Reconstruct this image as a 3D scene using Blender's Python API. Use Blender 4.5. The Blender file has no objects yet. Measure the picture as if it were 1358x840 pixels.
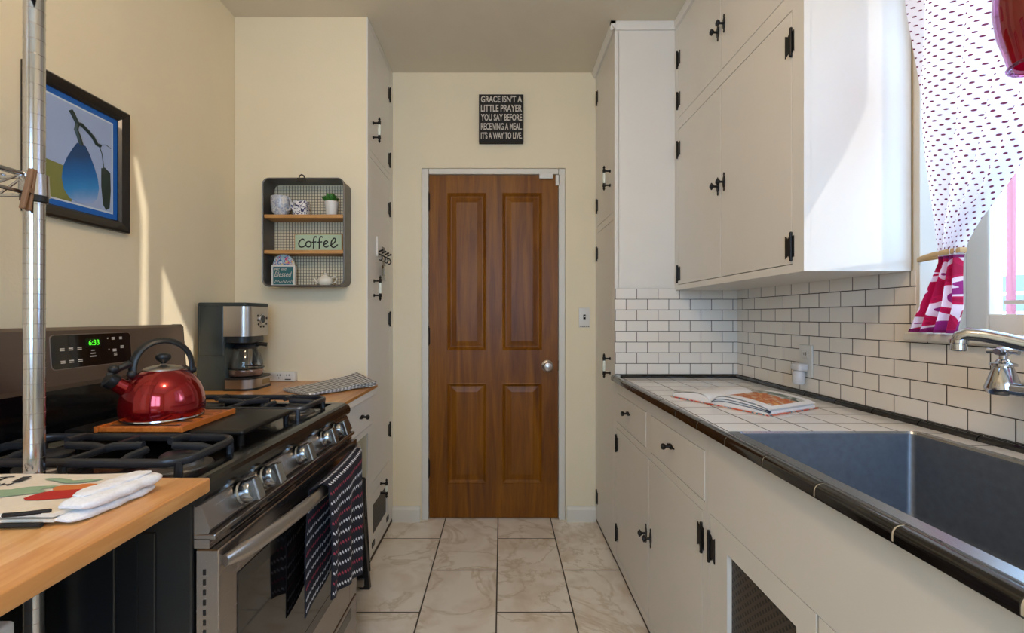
import bpy, bmesh, math, random
from mathutils import Vector, Matrix
random.seed(7)
C = bpy.context.scene.collection
F, VX, VY, H = 600.0, 665.0, 420.0, 1.194      # focal in px, vanishing point, eye height

# ------------------------------------------------------------------ helpers
OFF = {}
def lin(c):
    if isinstance(c, str):
        c = [int(c[i:i+2], 16)/255 for i in (0, 2, 4)]
    return tuple((v/12.92 if v <= .04045 else ((v+.055)/1.055)**2.4) for v in c[:3]) + (1,)

class MB:
    def __init__(s):
        s.bm = bmesh.new(); s.m = 0; s.uv = s.bm.loops.layers.uv.new('UVMap')
    def face(s, vs, smooth=False, uvs=None):
        try: f = s.bm.faces.new(vs)
        except ValueError: return None
        f.material_index = s.m; f.smooth = smooth
        if uvs:
            for l, u in zip(f.loops, uvs): l[s.uv].uv = u
        return f
    def merge(s, b, smooth=False):
        vm = {v: s.bm.verts.new(v.co) for v in b.verts}
        for f in b.faces: s.face([vm[v] for v in f.verts], smooth or f.smooth)
        b.free()
    def box(s, x0, y0, z0, x1, y1, z1, bev=0, seg=2, mat=None):
        if x0 > x1: x0, x1 = x1, x0
        if y0 > y1: y0, y1 = y1, y0
        if z0 > z1: z0, z1 = z1, z0
        b = bmesh.new()
        bmesh.ops.create_cube(b, size=1)
        for v in b.verts:
            v.co = Vector((x0+(v.co.x+.5)*(x1-x0), y0+(v.co.y+.5)*(y1-y0), z0+(v.co.z+.5)*(z1-z0)))
        if bev: bmesh.ops.bevel(b, geom=b.edges[:], offset=bev, segments=seg, profile=.5, affect='EDGES')
        if mat is not None: bmesh.ops.transform(b, matrix=mat, verts=b.verts[:])
        s.merge(b, bool(bev) and seg > 2)
        return s
    def ring(s, c, u, v, r, n, ru=None):
        return [s.bm.verts.new(c + u*(math.cos(2*math.pi*k/n)*(ru or r)) + v*(math.sin(2*math.pi*k/n)*r)) for k in range(n)]
    def loft(s, rings, cap=True, smooth=True, closed=False):
        for a, b in zip(rings, rings[1:] + ([rings[0]] if closed else [])):
            n = len(a)
            for k in range(n): s.face([a[k], a[(k+1) % n], b[(k+1) % n], b[k]], smooth)
        if cap and not closed:
            s.face(rings[0][::-1]); s.face(rings[-1])
        return s
    def tube(s, pts, r, n=10, closed=False, ru=None, up=None, cap=True):
        pts = [Vector(p) for p in pts]; rings = []
        prev = None
        for i, p in enumerate(pts):
            a = pts[i-1] if (i or closed) else p
            b = pts[(i+1) % len(pts)] if (i+1 < len(pts) or closed) else p
            d = (b-a).normalized()
            if up is not None: ref = Vector(up)
            elif prev is not None: ref = prev
            else: ref = Vector((0, 0, 1)) if abs(d.z) < .9 else Vector((1, 0, 0))
            u = d.cross(ref)
            if u.length < 1e-6: u = d.cross(Vector((1, .3, .2)))
            u.normalize(); v = u.cross(d).normalized(); prev = v
            rr = r[i] if isinstance(r, (list, tuple)) else r
            rings.append(s.ring(p, u, v, rr, n, (ru if ru else None)))
        return s.loft(rings, cap=cap, closed=closed)
    def cyl(s, p0, p1, r, r2=None, n=20):
        return s.tube([p0, p1], [r, r if r2 is None else r2], n)
    def lathe(s, prof, c, n=32, axis=(0, 0, 1), cap=True, smooth=True, sx=1, sy=1):
        w = Vector(axis).normalized(); t = Vector((1, 0, 0)) if abs(w.x) < .9 else Vector((0, 1, 0))
        u = (t - w*t.dot(w)).normalized(); v = w.cross(u); c = Vector(c)
        rings = [s.ring(c + w*z, u*sx, v*sy, max(r, 1e-4), n) for r, z in prof]
        return s.loft(rings, cap=cap, smooth=smooth)
    def ball(s, c, r, sc=(1, 1, 1), n=16, rot=None):
        b = bmesh.new(); bmesh.ops.create_uvsphere(b, u_segments=n, v_segments=max(6, n*2//3), radius=r)
        M = Matrix.Translation(Vector(c)) @ (rot or Matrix.Identity(4)) @ Matrix.Diagonal((*sc, 1))
        bmesh.ops.transform(b, matrix=M, verts=b.verts[:]); s.merge(b, True); return s
    def prism(s, poly, f, a, b, smooth=False):
        """poly: 2D points, f(p,t) -> 3D point; extruded from t=a to t=b"""
        A = [s.bm.verts.new(f(p, a)) for p in poly]; B = [s.bm.verts.new(f(p, b)) for p in poly]
        s.face(A[::-1]); s.face(B); n = len(poly)
        for k in range(n): s.face([A[k], A[(k+1) % n], B[(k+1) % n], B[k]], smooth)
        return s
    def grid(s, fn, nu, nv, thick=0.0):
        """fn(u,v)->(x,y,z); smooth sheet with uv; thickness by offset along the normals"""
        P = [[Vector(fn(i/nu, j/nv)) for j in range(nv+1)] for i in range(nu+1)]
        def nrm(i, j):
            a = P[min(i+1, nu)][j]-P[max(i-1, 0)][j]; b = P[i][min(j+1, nv)]-P[i][max(j-1, 0)]
            n = a.cross(b); return n.normalized() if n.length > 1e-9 else Vector((0, 0, 1))
        V = [[s.bm.verts.new(P[i][j]) for j in range(nv+1)] for i in range(nu+1)]
        for i in range(nu):
            for j in range(nv):
                s.face([V[i][j], V[i+1][j], V[i+1][j+1], V[i][j+1]], True, [(i/nu, j/nv), ((i+1)/nu, j/nv), ((i+1)/nu, (j+1)/nv), (i/nu, (j+1)/nv)])
        if thick:
            W = [[s.bm.verts.new(P[i][j]-nrm(i, j)*thick) for j in range(nv+1)] for i in range(nu+1)]
            for i in range(nu):
                for j in range(nv):
                    s.face([W[i][j], W[i][j+1], W[i+1][j+1], W[i+1][j]], True, [(i/nu, j/nv), (i/nu, (j+1)/nv), ((i+1)/nu, (j+1)/nv), ((i+1)/nu, j/nv)])
            ed = [(i, 0) for i in range(nu+1)] + [(nu, j) for j in range(1, nv+1)] + [(i, nv) for i in range(nu-1, -1, -1)] + [(0, j) for j in range(nv-1, 0, -1)]
            for k in range(len(ed)):
                a, b = ed[k], ed[(k+1) % len(ed)]
                q = [a, b, b, a]
                s.face([V[a[0]][a[1]], W[a[0]][a[1]], W[b[0]][b[1]], V[b[0]][b[1]]], True, [(x/nu, y/nv) for x, y in (a, a, b, b)])
        return s
    def text(s, body, o, u, v, w, h, depth=.001, shear=0, bold=0):
        """flat lettering fitted to w x h, its lower left at o, along u and v, raised by depth"""
        cu = bpy.data.curves.new('t', 'FONT'); cu.body = body; cu.shear = shear; cu.resolution_u = 3; cu.extrude = .01; cu.offset = bold
        ob = bpy.data.objects.new('t', cu); C.objects.link(ob)
        dg = bpy.context.evaluated_depsgraph_get(); me = bpy.data.meshes.new_from_object(ob.evaluated_get(dg))
        xs = [q.co.x for q in me.vertices]; ys = [q.co.y for q in me.vertices]
        x0, y0, dx, dy = min(xs), min(ys), max(xs)-min(xs), max(ys)-min(ys)
        o, u, v = Vector(o), Vector(u), Vector(v); n = u.cross(v)
        vs = [s.bm.verts.new(o + u*((q.co.x-x0)/dx*w) + v*((q.co.y-y0)/dy*h) + n*(depth*(.5+q.co.z/.02))) for q in me.vertices]
        for p in me.polygons: s.face([vs[i] for i in p.vertices])
        bpy.data.objects.remove(ob); bpy.data.curves.remove(cu); bpy.data.meshes.remove(me); return s

def obj(name, mb, mats, parent=None, fix=True):
    if fix: bmesh.ops.recalc_face_normals(mb.bm, faces=mb.bm.faces[:])
    for e in mb.bm.edges:
        if len(e.link_faces) == 2 and e.calc_face_angle(0) > .7: e.smooth = False
    if parent is not None: off = OFF[parent.name]
    else:
        xs = [v.co for v in mb.bm.verts]
        off = Vector(((min(v.x for v in xs)+max(v.x for v in xs))/2, (min(v.y for v in xs)+max(v.y for v in xs))/2, min(v.z for v in xs)))
    bmesh.ops.translate(mb.bm, vec=-off, verts=mb.bm.verts[:])
    me = bpy.data.meshes.new(name); mb.bm.to_mesh(me); mb.bm.free()
    for m in (mats if isinstance(mats, (list, tuple)) else [mats]): me.materials.append(m)
    o = bpy.data.objects.new(name, me); C.objects.link(o)
    if parent is not None: o.parent = parent
    else: o.location = off
    OFF[o.name] = off
    return o
def thing(name, label, cat, loc, group=None):
    o = bpy.data.objects.new(name, None); C.objects.link(o); o.location = loc; o.empty_display_size = .05
    OFF[o.name] = Vector(loc); return tag(o, label, cat, group)
def tag(o, label, cat, group=None):
    o['label'] = label; o['category'] = cat
    if group: o['group'] = group
    return o
def struct(name, mb, mats, parent=None, label=None, cat=None):
    o = obj(name, mb, mats, parent)
    if parent is None:
        o['kind'] = 'structure'
        if label: o['label'] = label
        if cat: o['category'] = cat
    return o
def rects_minus(a0, a1, b0, b1, holes):
    A = sorted({a0, a1, *[h[0] for h in holes], *[h[1] for h in holes]}); B = sorted({b0, b1, *[h[2] for h in holes], *[h[3] for h in holes]})
    A = [a for a in A if a0 <= a <= a1]; B = [b for b in B if b0 <= b <= b1]; out = []
    for i in range(len(A)-1):
        for j in range(len(B)-1):
            ca, cb = (A[i]+A[i+1])/2, (B[j]+B[j+1])/2
            if any(h[0] < ca < h[1] and h[2] < cb < h[3] for h in holes): continue
            if out and out[-1][0] == A[i] and out[-1][1] == A[i+1] and abs(out[-1][3]-B[j]) < 1e-9: out[-1][3] = B[j+1]
            else: out.append([A[i], A[i+1], B[j], B[j+1]])
    return out

# ------------------------------------------------------------------ materials
class NT:
    def __init__(s, name):
        s.mat = bpy.data.materials.new(name); s.mat.use_nodes = True; s.t = s.mat.node_tree; s.n = s.t.nodes; s.l = s.t.links
        s.b = s.n['Principled BSDF']; s.out = s.n['Material Output']
    def link(s, a, b): s.l.new(a, b)
    def math(s, op, a, b=0.0, c=None):
        n = s.n.new('ShaderNodeMath'); n.operation = op
        for i, v in enumerate((a, b) if c is None else (a, b, c)):
            if isinstance(v, (int, float)): n.inputs[i].default_value = v
            else: s.link(v, n.inputs[i])
        return n.outputs[0]
    def obj(s):
        return s.n.new('ShaderNodeTexCoord').outputs['Object']
    def pos(s):
        return s.n.new('ShaderNodeNewGeometry').outputs['Position']
    def uv(s):
        return s.n.new('ShaderNodeTexCoord').outputs['UV']
    def sep(s, v):
        n = s.n.new('ShaderNodeSeparateXYZ'); s.link(v, n.inputs[0]); return n.outputs
    def comb(s, x, y, z=0.0):
        n = s.n.new('ShaderNodeCombineXYZ')
        for i, v in enumerate((x, y, z)):
            if isinstance(v, (int, float)): n.inputs[i].default_value = v
            else: s.link(v, n.inputs[i])
        return n.outputs[0]
    def mapping(s, v, sc):
        n = s.n.new('ShaderNodeMapping'); n.inputs['Scale'].default_value = sc; s.link(v, n.inputs[0]); return n.outputs[0]
    def noise(s, v, scale, detail=4, dist=0.0, rough=.5):
        n = s.n.new('ShaderNodeTexNoise'); n.inputs['Scale'].default_value = scale; n.inputs['Detail'].default_value = detail
        n.inputs['Distortion'].default_value = dist; n.inputs['Roughness'].default_value = rough
        s.link(v, n.inputs['Vector']); return n.outputs[0]
    def white(s, v):
        n = s.n.new('ShaderNodeTexWhiteNoise'); s.link(v, n.inputs['Vector']); return n.outputs[0]
    def ramp(s, f, stops):
        n = s.n.new('ShaderNodeValToRGB'); e = n.color_ramp.elements
        while len(e) < len(stops): e.new(.5)
        for q, (p, c) in zip(e, stops): q.position = p; q.color = lin(c)
        s.link(f, n.inputs[0]); return n.outputs[0]
    def mix(s, f, a, b, blend='MIX'):
        n = s.n.new('ShaderNodeMix'); n.data_type = 'RGBA'; n.blend_type = blend
        for i, v in ((0, f), (6, a), (7, b)):
            if isinstance(v, (int, float)): n.inputs[i].default_value = v
            elif isinstance(v, (str, tuple)): n.inputs[i].default_value = lin(v)
            else: s.link(v, n.inputs[i])
        return n.outputs[2]
    def bump(s, h, strength=.2, dist=.002):
        n = s.n.new('ShaderNodeBump'); n.inputs['Strength'].default_value = strength; n.inputs['Distance'].default_value = dist
        s.link(h, n.inputs['Height']); s.link(n.outputs[0], s.b.inputs['Normal']); return n.outputs[0]
    def set(s, **k):
        for a, v in k.items():
            i = s.b.inputs[a.replace('_', ' ')]
            if isinstance(v, (int, float)): i.default_value = v
            elif isinstance(v, (str, tuple)): i.default_value = lin(v)
            else: s.link(v, i)
        return s
def P(name, col, rough=.5, metal=0.0, vary=.04, scale=8, bumps=None, stretch=(1, 1, 1), coat=0.0, **k):
    m = NT(name); v = m.mapping(m.obj(), stretch); n = m.noise(v, scale, 4)
    c = lin(col)
    mx = m.n.new('ShaderNodeMix'); mx.data_type = 'RGBA'; m.link(n, mx.inputs[0])
    mx.inputs[6].default_value = tuple(x*(1-vary*2) for x in c[:3])+(1,); mx.inputs[7].default_value = tuple(min(1, x*(1+vary*2)) for x in c[:3])+(1,)
    m.set(Base_Color=mx.outputs[2], Roughness=rough, Metallic=metal, Coat_Weight=coat, **k)
    if bumps: m.bump(m.noise(v, bumps[0], 3), bumps[1], bumps[2])
    return m.mat
def brushed(name, col, rough, stretch):
    m = NT(name); n = m.noise(m.mapping(m.obj(), stretch), 24, 3)
    m.set(Base_Color=m.mix(n, tuple(x*.97 for x in [int(col[i:i+2], 16)/255 for i in (0, 2, 4)]), col), Metallic=1.0, Roughness=m.math('ADD', m.math('MULTIPLY', n, .02), rough-.01))
    return m.mat
def tiles(name, ax, wa, ob, hb, o0, shift, grout, col, gcol, rough=.15, vary=.05, bev=.0015, marble=False):
    """rectangular tiles: ax = two axis indices, (wa,o0) size and origin along the first, (hb,ob) along the second; rows along the 2nd axis shift by `shift`"""
    m = NT(name); p = m.sep(m.pos())
    a, b = p[ax[0]], p[ax[1]]
    v = m.math('DIVIDE', m.math('SUBTRACT', b, ob), hb); row = m.math('FLOOR', v)
    sh = m.math('MULTIPLY', m.math('FLOORED_MODULO', row, 2.0), shift)
    u = m.math('ADD', m.math('DIVIDE', m.math('SUBTRACT', a, o0), wa), sh); colm = m.math('FLOOR', u)
    fu, fv = m.math('FRACT', u), m.math('FRACT', v)
    du = m.math('MULTIPLY', m.math('MINIMUM', fu, m.math('SUBTRACT', 1.0, fu)), wa)
    dv = m.math('MULTIPLY', m.math('MINIMUM', fv, m.math('SUBTRACT', 1.0, fv)), hb)
    d = m.math('MINIMUM', du, dv)
    mask = m.math('GREATER_THAN', d, grout/2)
    rnd = m.white(m.comb(colm, row))
    if marble:
        cvec = m.n.new('ShaderNodeVectorMath'); cvec.operation = 'ADD'; m.link(m.pos(), cvec.inputs[0])
        m.link(m.comb(m.math('MULTIPLY', rnd, 7.0), m.math('MULTIPLY', rnd, 3.0)), cvec.inputs[1])
        n1 = m.noise(cvec.outputs[0], 2.0, 5, 1.3, .6); n2 = m.noise(cvec.outputs[0], 7, 5, .6)
        vein = m.math('ABSOLUTE', m.math('SUBTRACT', n1, .5))
        tc = m.ramp(vein, [(0, 'D6C8B0'), (.008, 'DFD3C0'), (.03, col), (1, col)])
        tc = m.mix(m.math('MULTIPLY', m.math('MAXIMUM', m.math('SUBTRACT', n2, .45), 0.0), 2.2), tc, 'CBB497')
    else: tc = col
    dk = m.mix(m.math('MULTIPLY', rnd, vary*2), tc, (.55, .53, .5))
    m.set(Base_Color=m.mix(mask, gcol, dk), Roughness=m.math('SUBTRACT', .85, m.math('MULTIPLY', mask, .85-rough)))
    hgt = m.math('MINIMUM', m.math('DIVIDE', m.math('SUBTRACT', d, grout/2-bev*.3), bev), 1.0)
    m.bump(m.math('MAXIMUM', hgt, 0.0), .6, .0012)
    return m.mat
def wood(name, c1, c2, c3, stretch, scale, rough=.4, coat=0.0, planks=None):
    m = NT(name); v = m.pos()
    if planks:
        p = m.sep(v); k = m.math('FLOOR', m.math('DIVIDE', p[planks[0]], planks[1])); r = m.white(m.comb(k, 0.0))
        va = m.n.new('ShaderNodeVectorMath'); va.operation = 'ADD'; m.link(v, va.inputs[0]); m.link(m.comb(m.math('MULTIPLY', r, 9.0), m.math('MULTIPLY', r, 5.0), r), va.inputs[1]); v = va.outputs[0]
    v = m.mapping(v, stretch); n = m.noise(v, scale, 5, 1.2, .6); n2 = m.noise(v, scale*6, 3)
    f = m.math('ADD', m.math('MULTIPLY', n, .8), m.math('MULTIPLY', n2, .2))
    if planks: f = m.math('ADD', f, m.math('MULTIPLY', m.math('SUBTRACT', r, .5), .28))
    m.set(Base_Color=m.ramp(f, [(.3, c1), (.5, c2), (.7, c3)]), Roughness=rough, Coat_Weight=coat, Coat_Roughness=.15)
    m.bump(n2, .05, .001); return m.mat
def glass(name, col='FFFFFF', tint=.9, rough=.02, gloss=.12):
    m = NT(name); t = m.n.new('ShaderNodeBsdfTransparent'); g = m.n.new('ShaderNodeBsdfGlossy'); x = m.n.new('ShaderNodeMixShader'); fr = m.n.new('ShaderNodeFresnel')
    fr.inputs[0].default_value = 1.45; t.inputs[0].default_value = lin(col); g.inputs['Roughness'].default_value = rough
    m.link(m.math('ADD', m.math('MULTIPLY', fr.outputs[0], .8), gloss*.2), x.inputs[0]); m.link(t.outputs[0], x.inputs[1]); m.link(g.outputs[0], x.inputs[2]); m.link(x.outputs[0], m.out.inputs[0])
    return m.mat
def cloth(name, colsocket_fn, transl=.0, rough=.9):
    m = NT(name); c = colsocket_fn(m)
    m.set(Base_Color=c, Roughness=rough); m.bump(m.noise(m.obj(), 500, 2), .25, .001)
    if transl:
        t = m.n.new('ShaderNodeBsdfTranslucent'); x = m.n.new('ShaderNodeMixShader'); x.inputs[0].default_value = transl
        if isinstance(c, tuple): t.inputs[0].default_value = c
        else: m.link(c, t.inputs[0])
        m.link(m.b.outputs[0], x.inputs[1]); m.link(t.outputs[0], x.inputs[2]); m.link(x.outputs[0], m.out.inputs[0])
    return m.mat
def emit(name, col, st):
    m = NT(name); m.set(Base_Color='101010', Emission_Color=col, Emission_Strength=st); return m.mat

M = {}
M['wall'] = P('cream_wall_paint', 'E9DCBD', .75, vary=.015, bumps=(150, .22, .002))
M['ceil'] = P('ceiling_paint', 'DED4BE', .85, vary=.015, bumps=(90, .12, .002))
M['white'] = P('cabinet_paint', 'E2DED6', .35, vary=.015, bumps=(30, .04, .002))
M['trimw'] = P('trim_paint', 'DAD6CA', .4, vary=.02)
M['dark'] = P('dark_recess', '1B1613', .9)
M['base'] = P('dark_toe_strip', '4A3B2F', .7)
M['iron'] = P('wrought_iron', '120F0E', .4, .3, bumps=(60, .2, .001))
M['porc'] = P('porcelain', 'DDE0D2', .15, vary=.01)
M['floor'] = tiles('marble_floor_tile', (1, 0), .608, -.02, .3095, 2.433, .5, .006, 'EEE5D6', '4B4234', .2, .04, .003, True)
M['subx'] = tiles('subway_tile_side', (0, 2), .1035, .914, .052, .604, .5, .0028, 'EAE4DA', '3E3730', .1, .05)
M['suby'] = tiles('subway_tile_window', (1, 2), .1038, .914, .052, 2.0427, .5, .0028, 'EAE4DA', '3E3730', .1, .05)
M['ctile'] = tiles('counter_tile', (0, 1), .110, 1.256, .110, .694, 0, .004, 'ECE8E0', '4A4038', .12, .04)
M['blackt'] = P('black_glazed_trim', '15110F', .12, vary=.1, coat=.5)
M['grout'] = P('pale_grout', 'C9C4B6', .8)
M['steel'] = brushed('brushed_steel', 'B9B3AE', .3, (3, 3, 14))
M['steeld'] = brushed('oven_steel', 'A29B98', .27, (14, .6, 14))
M['steelb'] = brushed('backguard_steel', '8E827C', .34, (14, .6, 14))
M['sink'] = P('dark_sink_steel', '686F79', .45, .75, vary=.1, scale=60, bumps=(200, .1, .001))
M['sinkrim'] = P('sink_rim_steel', 'B8BCC0', .25, 1.0)
M['chrome'] = P('chrome', 'C3C4C8', .16, 1.0, vary=.01)
M['knobm'] = P('satin_knob_metal', '9FA3A6', .24, 1.0)
M['blk'] = P('black_enamel', '0A0A0C', .2, vary=.05, coat=.3)
M['blkp'] = P('black_side_panel', '0E1014', .28, vary=.05)
M['cast'] = P('cast_iron', '2C2D31', .32, .25, bumps=(300, .25, .001))
M['plate'] = P('griddle_iron', '171514', .4, .3, bumps=(300, .1, .001))
M['blkglass'] = P('oven_glass', '141112', .05, vary=.02, coat=.3)
M['blkplastic'] = P('black_plastic', '16191C', .38, vary=.05)
M['dkplastic'] = P('coffee_maker_plastic', '2A3335', .35, vary=.05)
M['red'] = P('red_kettle_enamel', '8E0611', .14, .7, vary=.06, coat=.7)
M['butcher'] = wood('butcher_block', 'C98B4E', 'D9A265', 'E6B981', (10, 1.6, 10), 2.2, .3, .15, (0, .045))
M['butcherL'] = wood('counter_wood', 'A86A2C', 'BC7F3D', 'CC9655', (10, 1.6, 10), 2.2, .32, .15, (0, .045))
M['doorw'] = wood('door_wood', '562B00', '784500', '8E5A08', (9, 9, .7), 1.6, .4, .0)
M['doorw'].node_tree.nodes['Principled BSDF'].inputs['Specular IOR Level'].default_value = .3
M['shelfw'] = wood('shelf_wood', 'A67840', 'BE8C50', 'CE9E62', (1.5, 14, 14), 4, .55)
M['trivw'] = wood('trivet_wood', 'A2541B', 'C06A28', 'D5843C', (14, 2, 14), 3, .35, .2)
M['pinw'] = P('clothespin_wood', '7A5A40', .7)
M['gray'] = P('galvanized_tin', '6F6C68', .45, .7, vary=.12, scale=30)
M['wire'] = P('dark_wire', '3A3630', .5, .6)
M['brass'] = P('rosette_brass', '8C7B5B', .3, .9)
M['bronze'] = P('bronze_hinge', '2B1D14', .45, .5)
M['pltw'] = P('white_plastic', 'DAD7CF', .35, vary=.01)
M['pltg'] = P('translucent_plastic', 'CFCFD2', .25, vary=.02)
M['glass'] = glass('clear_glass')
M['pane'] = glass('window_glass', 'FFFFFF', gloss=.05)

M['redglasso'] = glass('pink_glass_outer', 'F0B4D8', gloss=.3)
M['cord'] = P('black_cord', '1A1818', .6)
M['coffeegr'] = P('mint_board', 'A9BCA0', .7)
M['ink'] = P('black_lettering', '14110F', .7)
M['chalk'] = P('white_lettering', 'C8C0B4', .8)
M['signblk'] = P('black_sign_board', '14100D', .7, bumps=(40, .3, .002))
M['teal'] = P('teal_board', '2E6468', .7, vary=.08)
M['leaf'] = P('leaf_green', '3C7A2C', .6, vary=.25, scale=60)
M['cream'] = P('cream_ceramic', 'DDD6C4', .25)
M['paper'] = P('book_paper', 'E9E7E4', .7, vary=.01)
M['navy'] = P('navy_endpaper', '1C2A48', .7)
M['green_led'] = emit('green_digits', '52FF2A', 1.1)
M['ledback'] = P('display_window', '07200A', .2)
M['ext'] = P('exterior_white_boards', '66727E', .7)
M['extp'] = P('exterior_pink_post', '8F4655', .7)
M['soil'] = P('exterior_ground', 'BDB6A8', .9)
M['strap'] = P('tieback_tan', 'C7A97C', .8)

def m_curtain(m):
    u = m.sep(m.uv()); a = m.math('MULTIPLY', u[0], 30.0); b = m.math('MULTIPLY', u[1], 66.0)
    row = m.math('FLOOR', b); fa = m.math('FRACT', m.math('ADD', a, m.math('MULTIPLY', m.math('FLOORED_MODULO', row, 2.0), .5)))
    fb = m.math('FRACT', b); da = m.math('SUBTRACT', fa, .5); db = m.math('SUBTRACT', fb, .5)
    d = m.math('SQRT', m.math('ADD', m.math('MULTIPLY', da, da), m.math('MULTIPLY', m.math('MULTIPLY', db, db), 1.1)))
    return m.mix(m.math('LESS_THAN', d, .19), 'F4EFF3', '6E2440')
def m_border(m):
    u = m.sep(m.uv()); v = m.comb(m.math('MULTIPLY', u[0], 1.7), m.math('MULTIPLY', u[1], 2.1))
    n = m.noise(v, 1.5, 1, .8)
    c = m.ramp(n, [(0, 'B01048'), (.40, 'C41752'), (.47, 'F2E4EE'), (.55, 'F2E4EE'), (.59, '9A2A7C'), (1, '7D1550')])
    r = m.n['Color Ramp']; r.color_ramp.interpolation = 'CONSTANT'
    e = m.math('GREATER_THAN', m.math('ABSOLUTE', m.math('SUBTRACT', u[1], .5)), .46)
    return m.mix(e, c, '8A1F63')
def m_oventowel(m):
    u = m.sep(m.uv()); b = m.math('MULTIPLY', u[1], 25.0); row = m.math('FLOOR', b); fb = m.math('FRACT', b)
    a = m.math('MULTIPLY', u[0], 24.0); k = m.math('FLOORED_MODULO', row, 3.0)
    zig = m.math('ABSOLUTE', m.math('SUBTRACT', m.math('FRACT', a), .5))
    band = m.math('LESS_THAN', m.math('ABSOLUTE', m.math('SUBTRACT', m.math('SUBTRACT', fb, .5), m.math('MULTIPLY', m.math('SUBTRACT', zig, .25), .45))), .11)
    dotm = m.math('GREATER_THAN', m.math('FRACT', m.math('MULTIPLY', a, 1.0)), .3)
    mk = m.math('MULTIPLY', band, dotm)
    c = m.mix(m.math('GREATER_THAN', k, 1.5), 'DCDDE4', 'A5364C')
    return m.mix(mk, '0E1120', c)
def m_check(m):
    u = m.sep(m.uv()); a = m.math('FRACT', m.math('MULTIPLY', u[0], 18.0)); b = m.math('FRACT', m.math('MULTIPLY', u[1], 10.0))
    x = m.math('ADD', m.math('GREATER_THAN', a, .5), m.math('GREATER_THAN', b, .5))
    return m.mix(m.math('MULTIPLY', x, .5), 'DADAD6', '0A0D12')
def m_food(m):
    u = m.sep(m.uv()); v = m.comb(m.math('MULTIPLY', u[0], 5.0), m.math('MULTIPLY', u[1], 5.0)); n = m.noise(v, 1.6, 5, .5)
    warm = m.ramp(n, [(.3, 'C9C3B4'), (.45, 'C77D3E'), (.55, 'B4502A'), (.7, 'E0B36A')])
    cold = m.ramp(n, [(.3, '2F3C34'), (.5, '6E7F70'), (.62, 'D5D4CF'), (.8, '40534A')])
    f = m.math('GREATER_THAN', m.math('ADD', u[1], m.math('MULTIPLY', n, .3)), .82)
    c = m.mix(f, warm, cold)
    du = m.math('ABSOLUTE', m.math('SUBTRACT', u[0], .52)); dv = m.math('ABSOLUTE', m.math('SUBTRACT', u[1], .52))
    inside = m.math('MULTIPLY', m.math('LESS_THAN', du, .40), m.math('LESS_THAN', dv, .36))
    return m.mix(inside, 'E9E7E6', c)
def m_cover(m):
    v = m.pos(); n = m.noise(v, 30, 1); c = m.ramp(n, [(0, 'C2482E'), (.42, 'D06A4A'), (.5, '2A7F93'), (.56, 'DDB09A'), (.64, 'B83A44')])
    m.n['Color Ramp'].color_ramp.interpolation = 'CONSTANT'; return c
def m_blueprint(m):
    n = m.noise(m.pos(), 75, 2, 1.5); c = m.ramp(n, [(0, 'E6E4E2'), (.5, 'E6E4E2'), (.54, '2B2F5C'), (1, '2B2F5C')]); m.n['Color Ramp'].color_ramp.interpolation = 'CONSTANT'; return c
def m_paleprint(m):
    n = m.noise(m.pos(), 55, 3, 1.2); return m.ramp(n, [(.35, 'D9D6D0'), (.5, 'B9BDC6'), (.62, '8C97AB'), (.75, 'DAD7D2')])
def m_flower(m):
    n = m.noise(m.pos(), 60, 2, .4); c = m.ramp(n, [(0, 'A9C6C8'), (.42, '3C5E9C'), (.49, 'C7D6D2'), (.54, 'C03A78'), (.6, 'D9C46A'), (.66, 'A9C6C8')]); m.n['Color Ramp'].color_ramp.interpolation = 'CONSTANT'; return c
M['redglassi'] = cloth('red_glass_inner', lambda m: lin('C8083C'), .75, .15)
M['curtain'] = cloth('polka_dot_fabric', m_curtain, .45)
M['border'] = cloth('red_border_fabric', m_border, .4)
M['oventowel'] = cloth('navy_towel_fabric', m_oventowel)
M['check'] = cloth('checkered_fabric', m_check)
M['terry'] = cloth('white_terry', lambda m: m.mix(m.noise(m.obj(), 300, 2), 'D6D6DA', 'F1F1F3'))
M['linen'] = cloth('linen_cloth', lambda m: m.mix(m.noise(m.obj(), 120, 3), 'D8CDBB', 'E6DDCE'))
M['food'] = cloth('food_photo_page', m_food, 0, .5)
M['cover'] = cloth('book_cover', m_cover, 0, .4)
M['blueprint'] = cloth('blue_print_ceramic', m_blueprint, 0, .2)
M['paleprint'] = cloth('pale_print_ceramic', m_paleprint, 0, .2)
M['flower'] = cloth('flower_print', m_flower, 0, .6)
def m_pear(m):
    p = m.sep(m.pos()); f = m.math('ADD', m.math('MULTIPLY', m.math('SUBTRACT', p[2], 1.52), 4.6), m.math('MULTIPLY', m.math('SUBTRACT', 1.42, p[1]), 1.6))
    f = m.math('ADD', f, m.math('MULTIPLY', m.noise(m.pos(), 25, 2), .12))
    return m.ramp(f, [(0, 'A9B4DA'), (.22, '8FA9D8'), (.42, '2F86C8'), (.62, '1466AE'), (.9, '16406E')])
M['pear'] = cloth('painted_pear', m_pear, 0, .5)
M['pearl'] = P('painted_pale_blue', '8FA6CF', .5)
M['artbg'] = P('painted_blue_ground', '9DB0D6', .5, vary=.05, scale=5)
M['artmat'] = P('blue_mat_board', '1660B4', .6, vary=.05)
M['artline'] = P('pale_mat_edge', 'C8D6E4', .6)
M['artdark'] = P('painted_dark_green', '22332E', .5)
M['artolive'] = P('painted_olive', '7C7F45', .5)
M['frame'] = P('dark_picture_frame', '17110E', .35, vary=.1, coat=.15)
M['tomato'] = P('printed_red', 'B3261C', .9)
M['orange'] = P('printed_orange', 'D27A3C', .9)
M['sage'] = P('printed_sage_green', '8FA88A', .9, vary=.1, scale=40)

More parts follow.
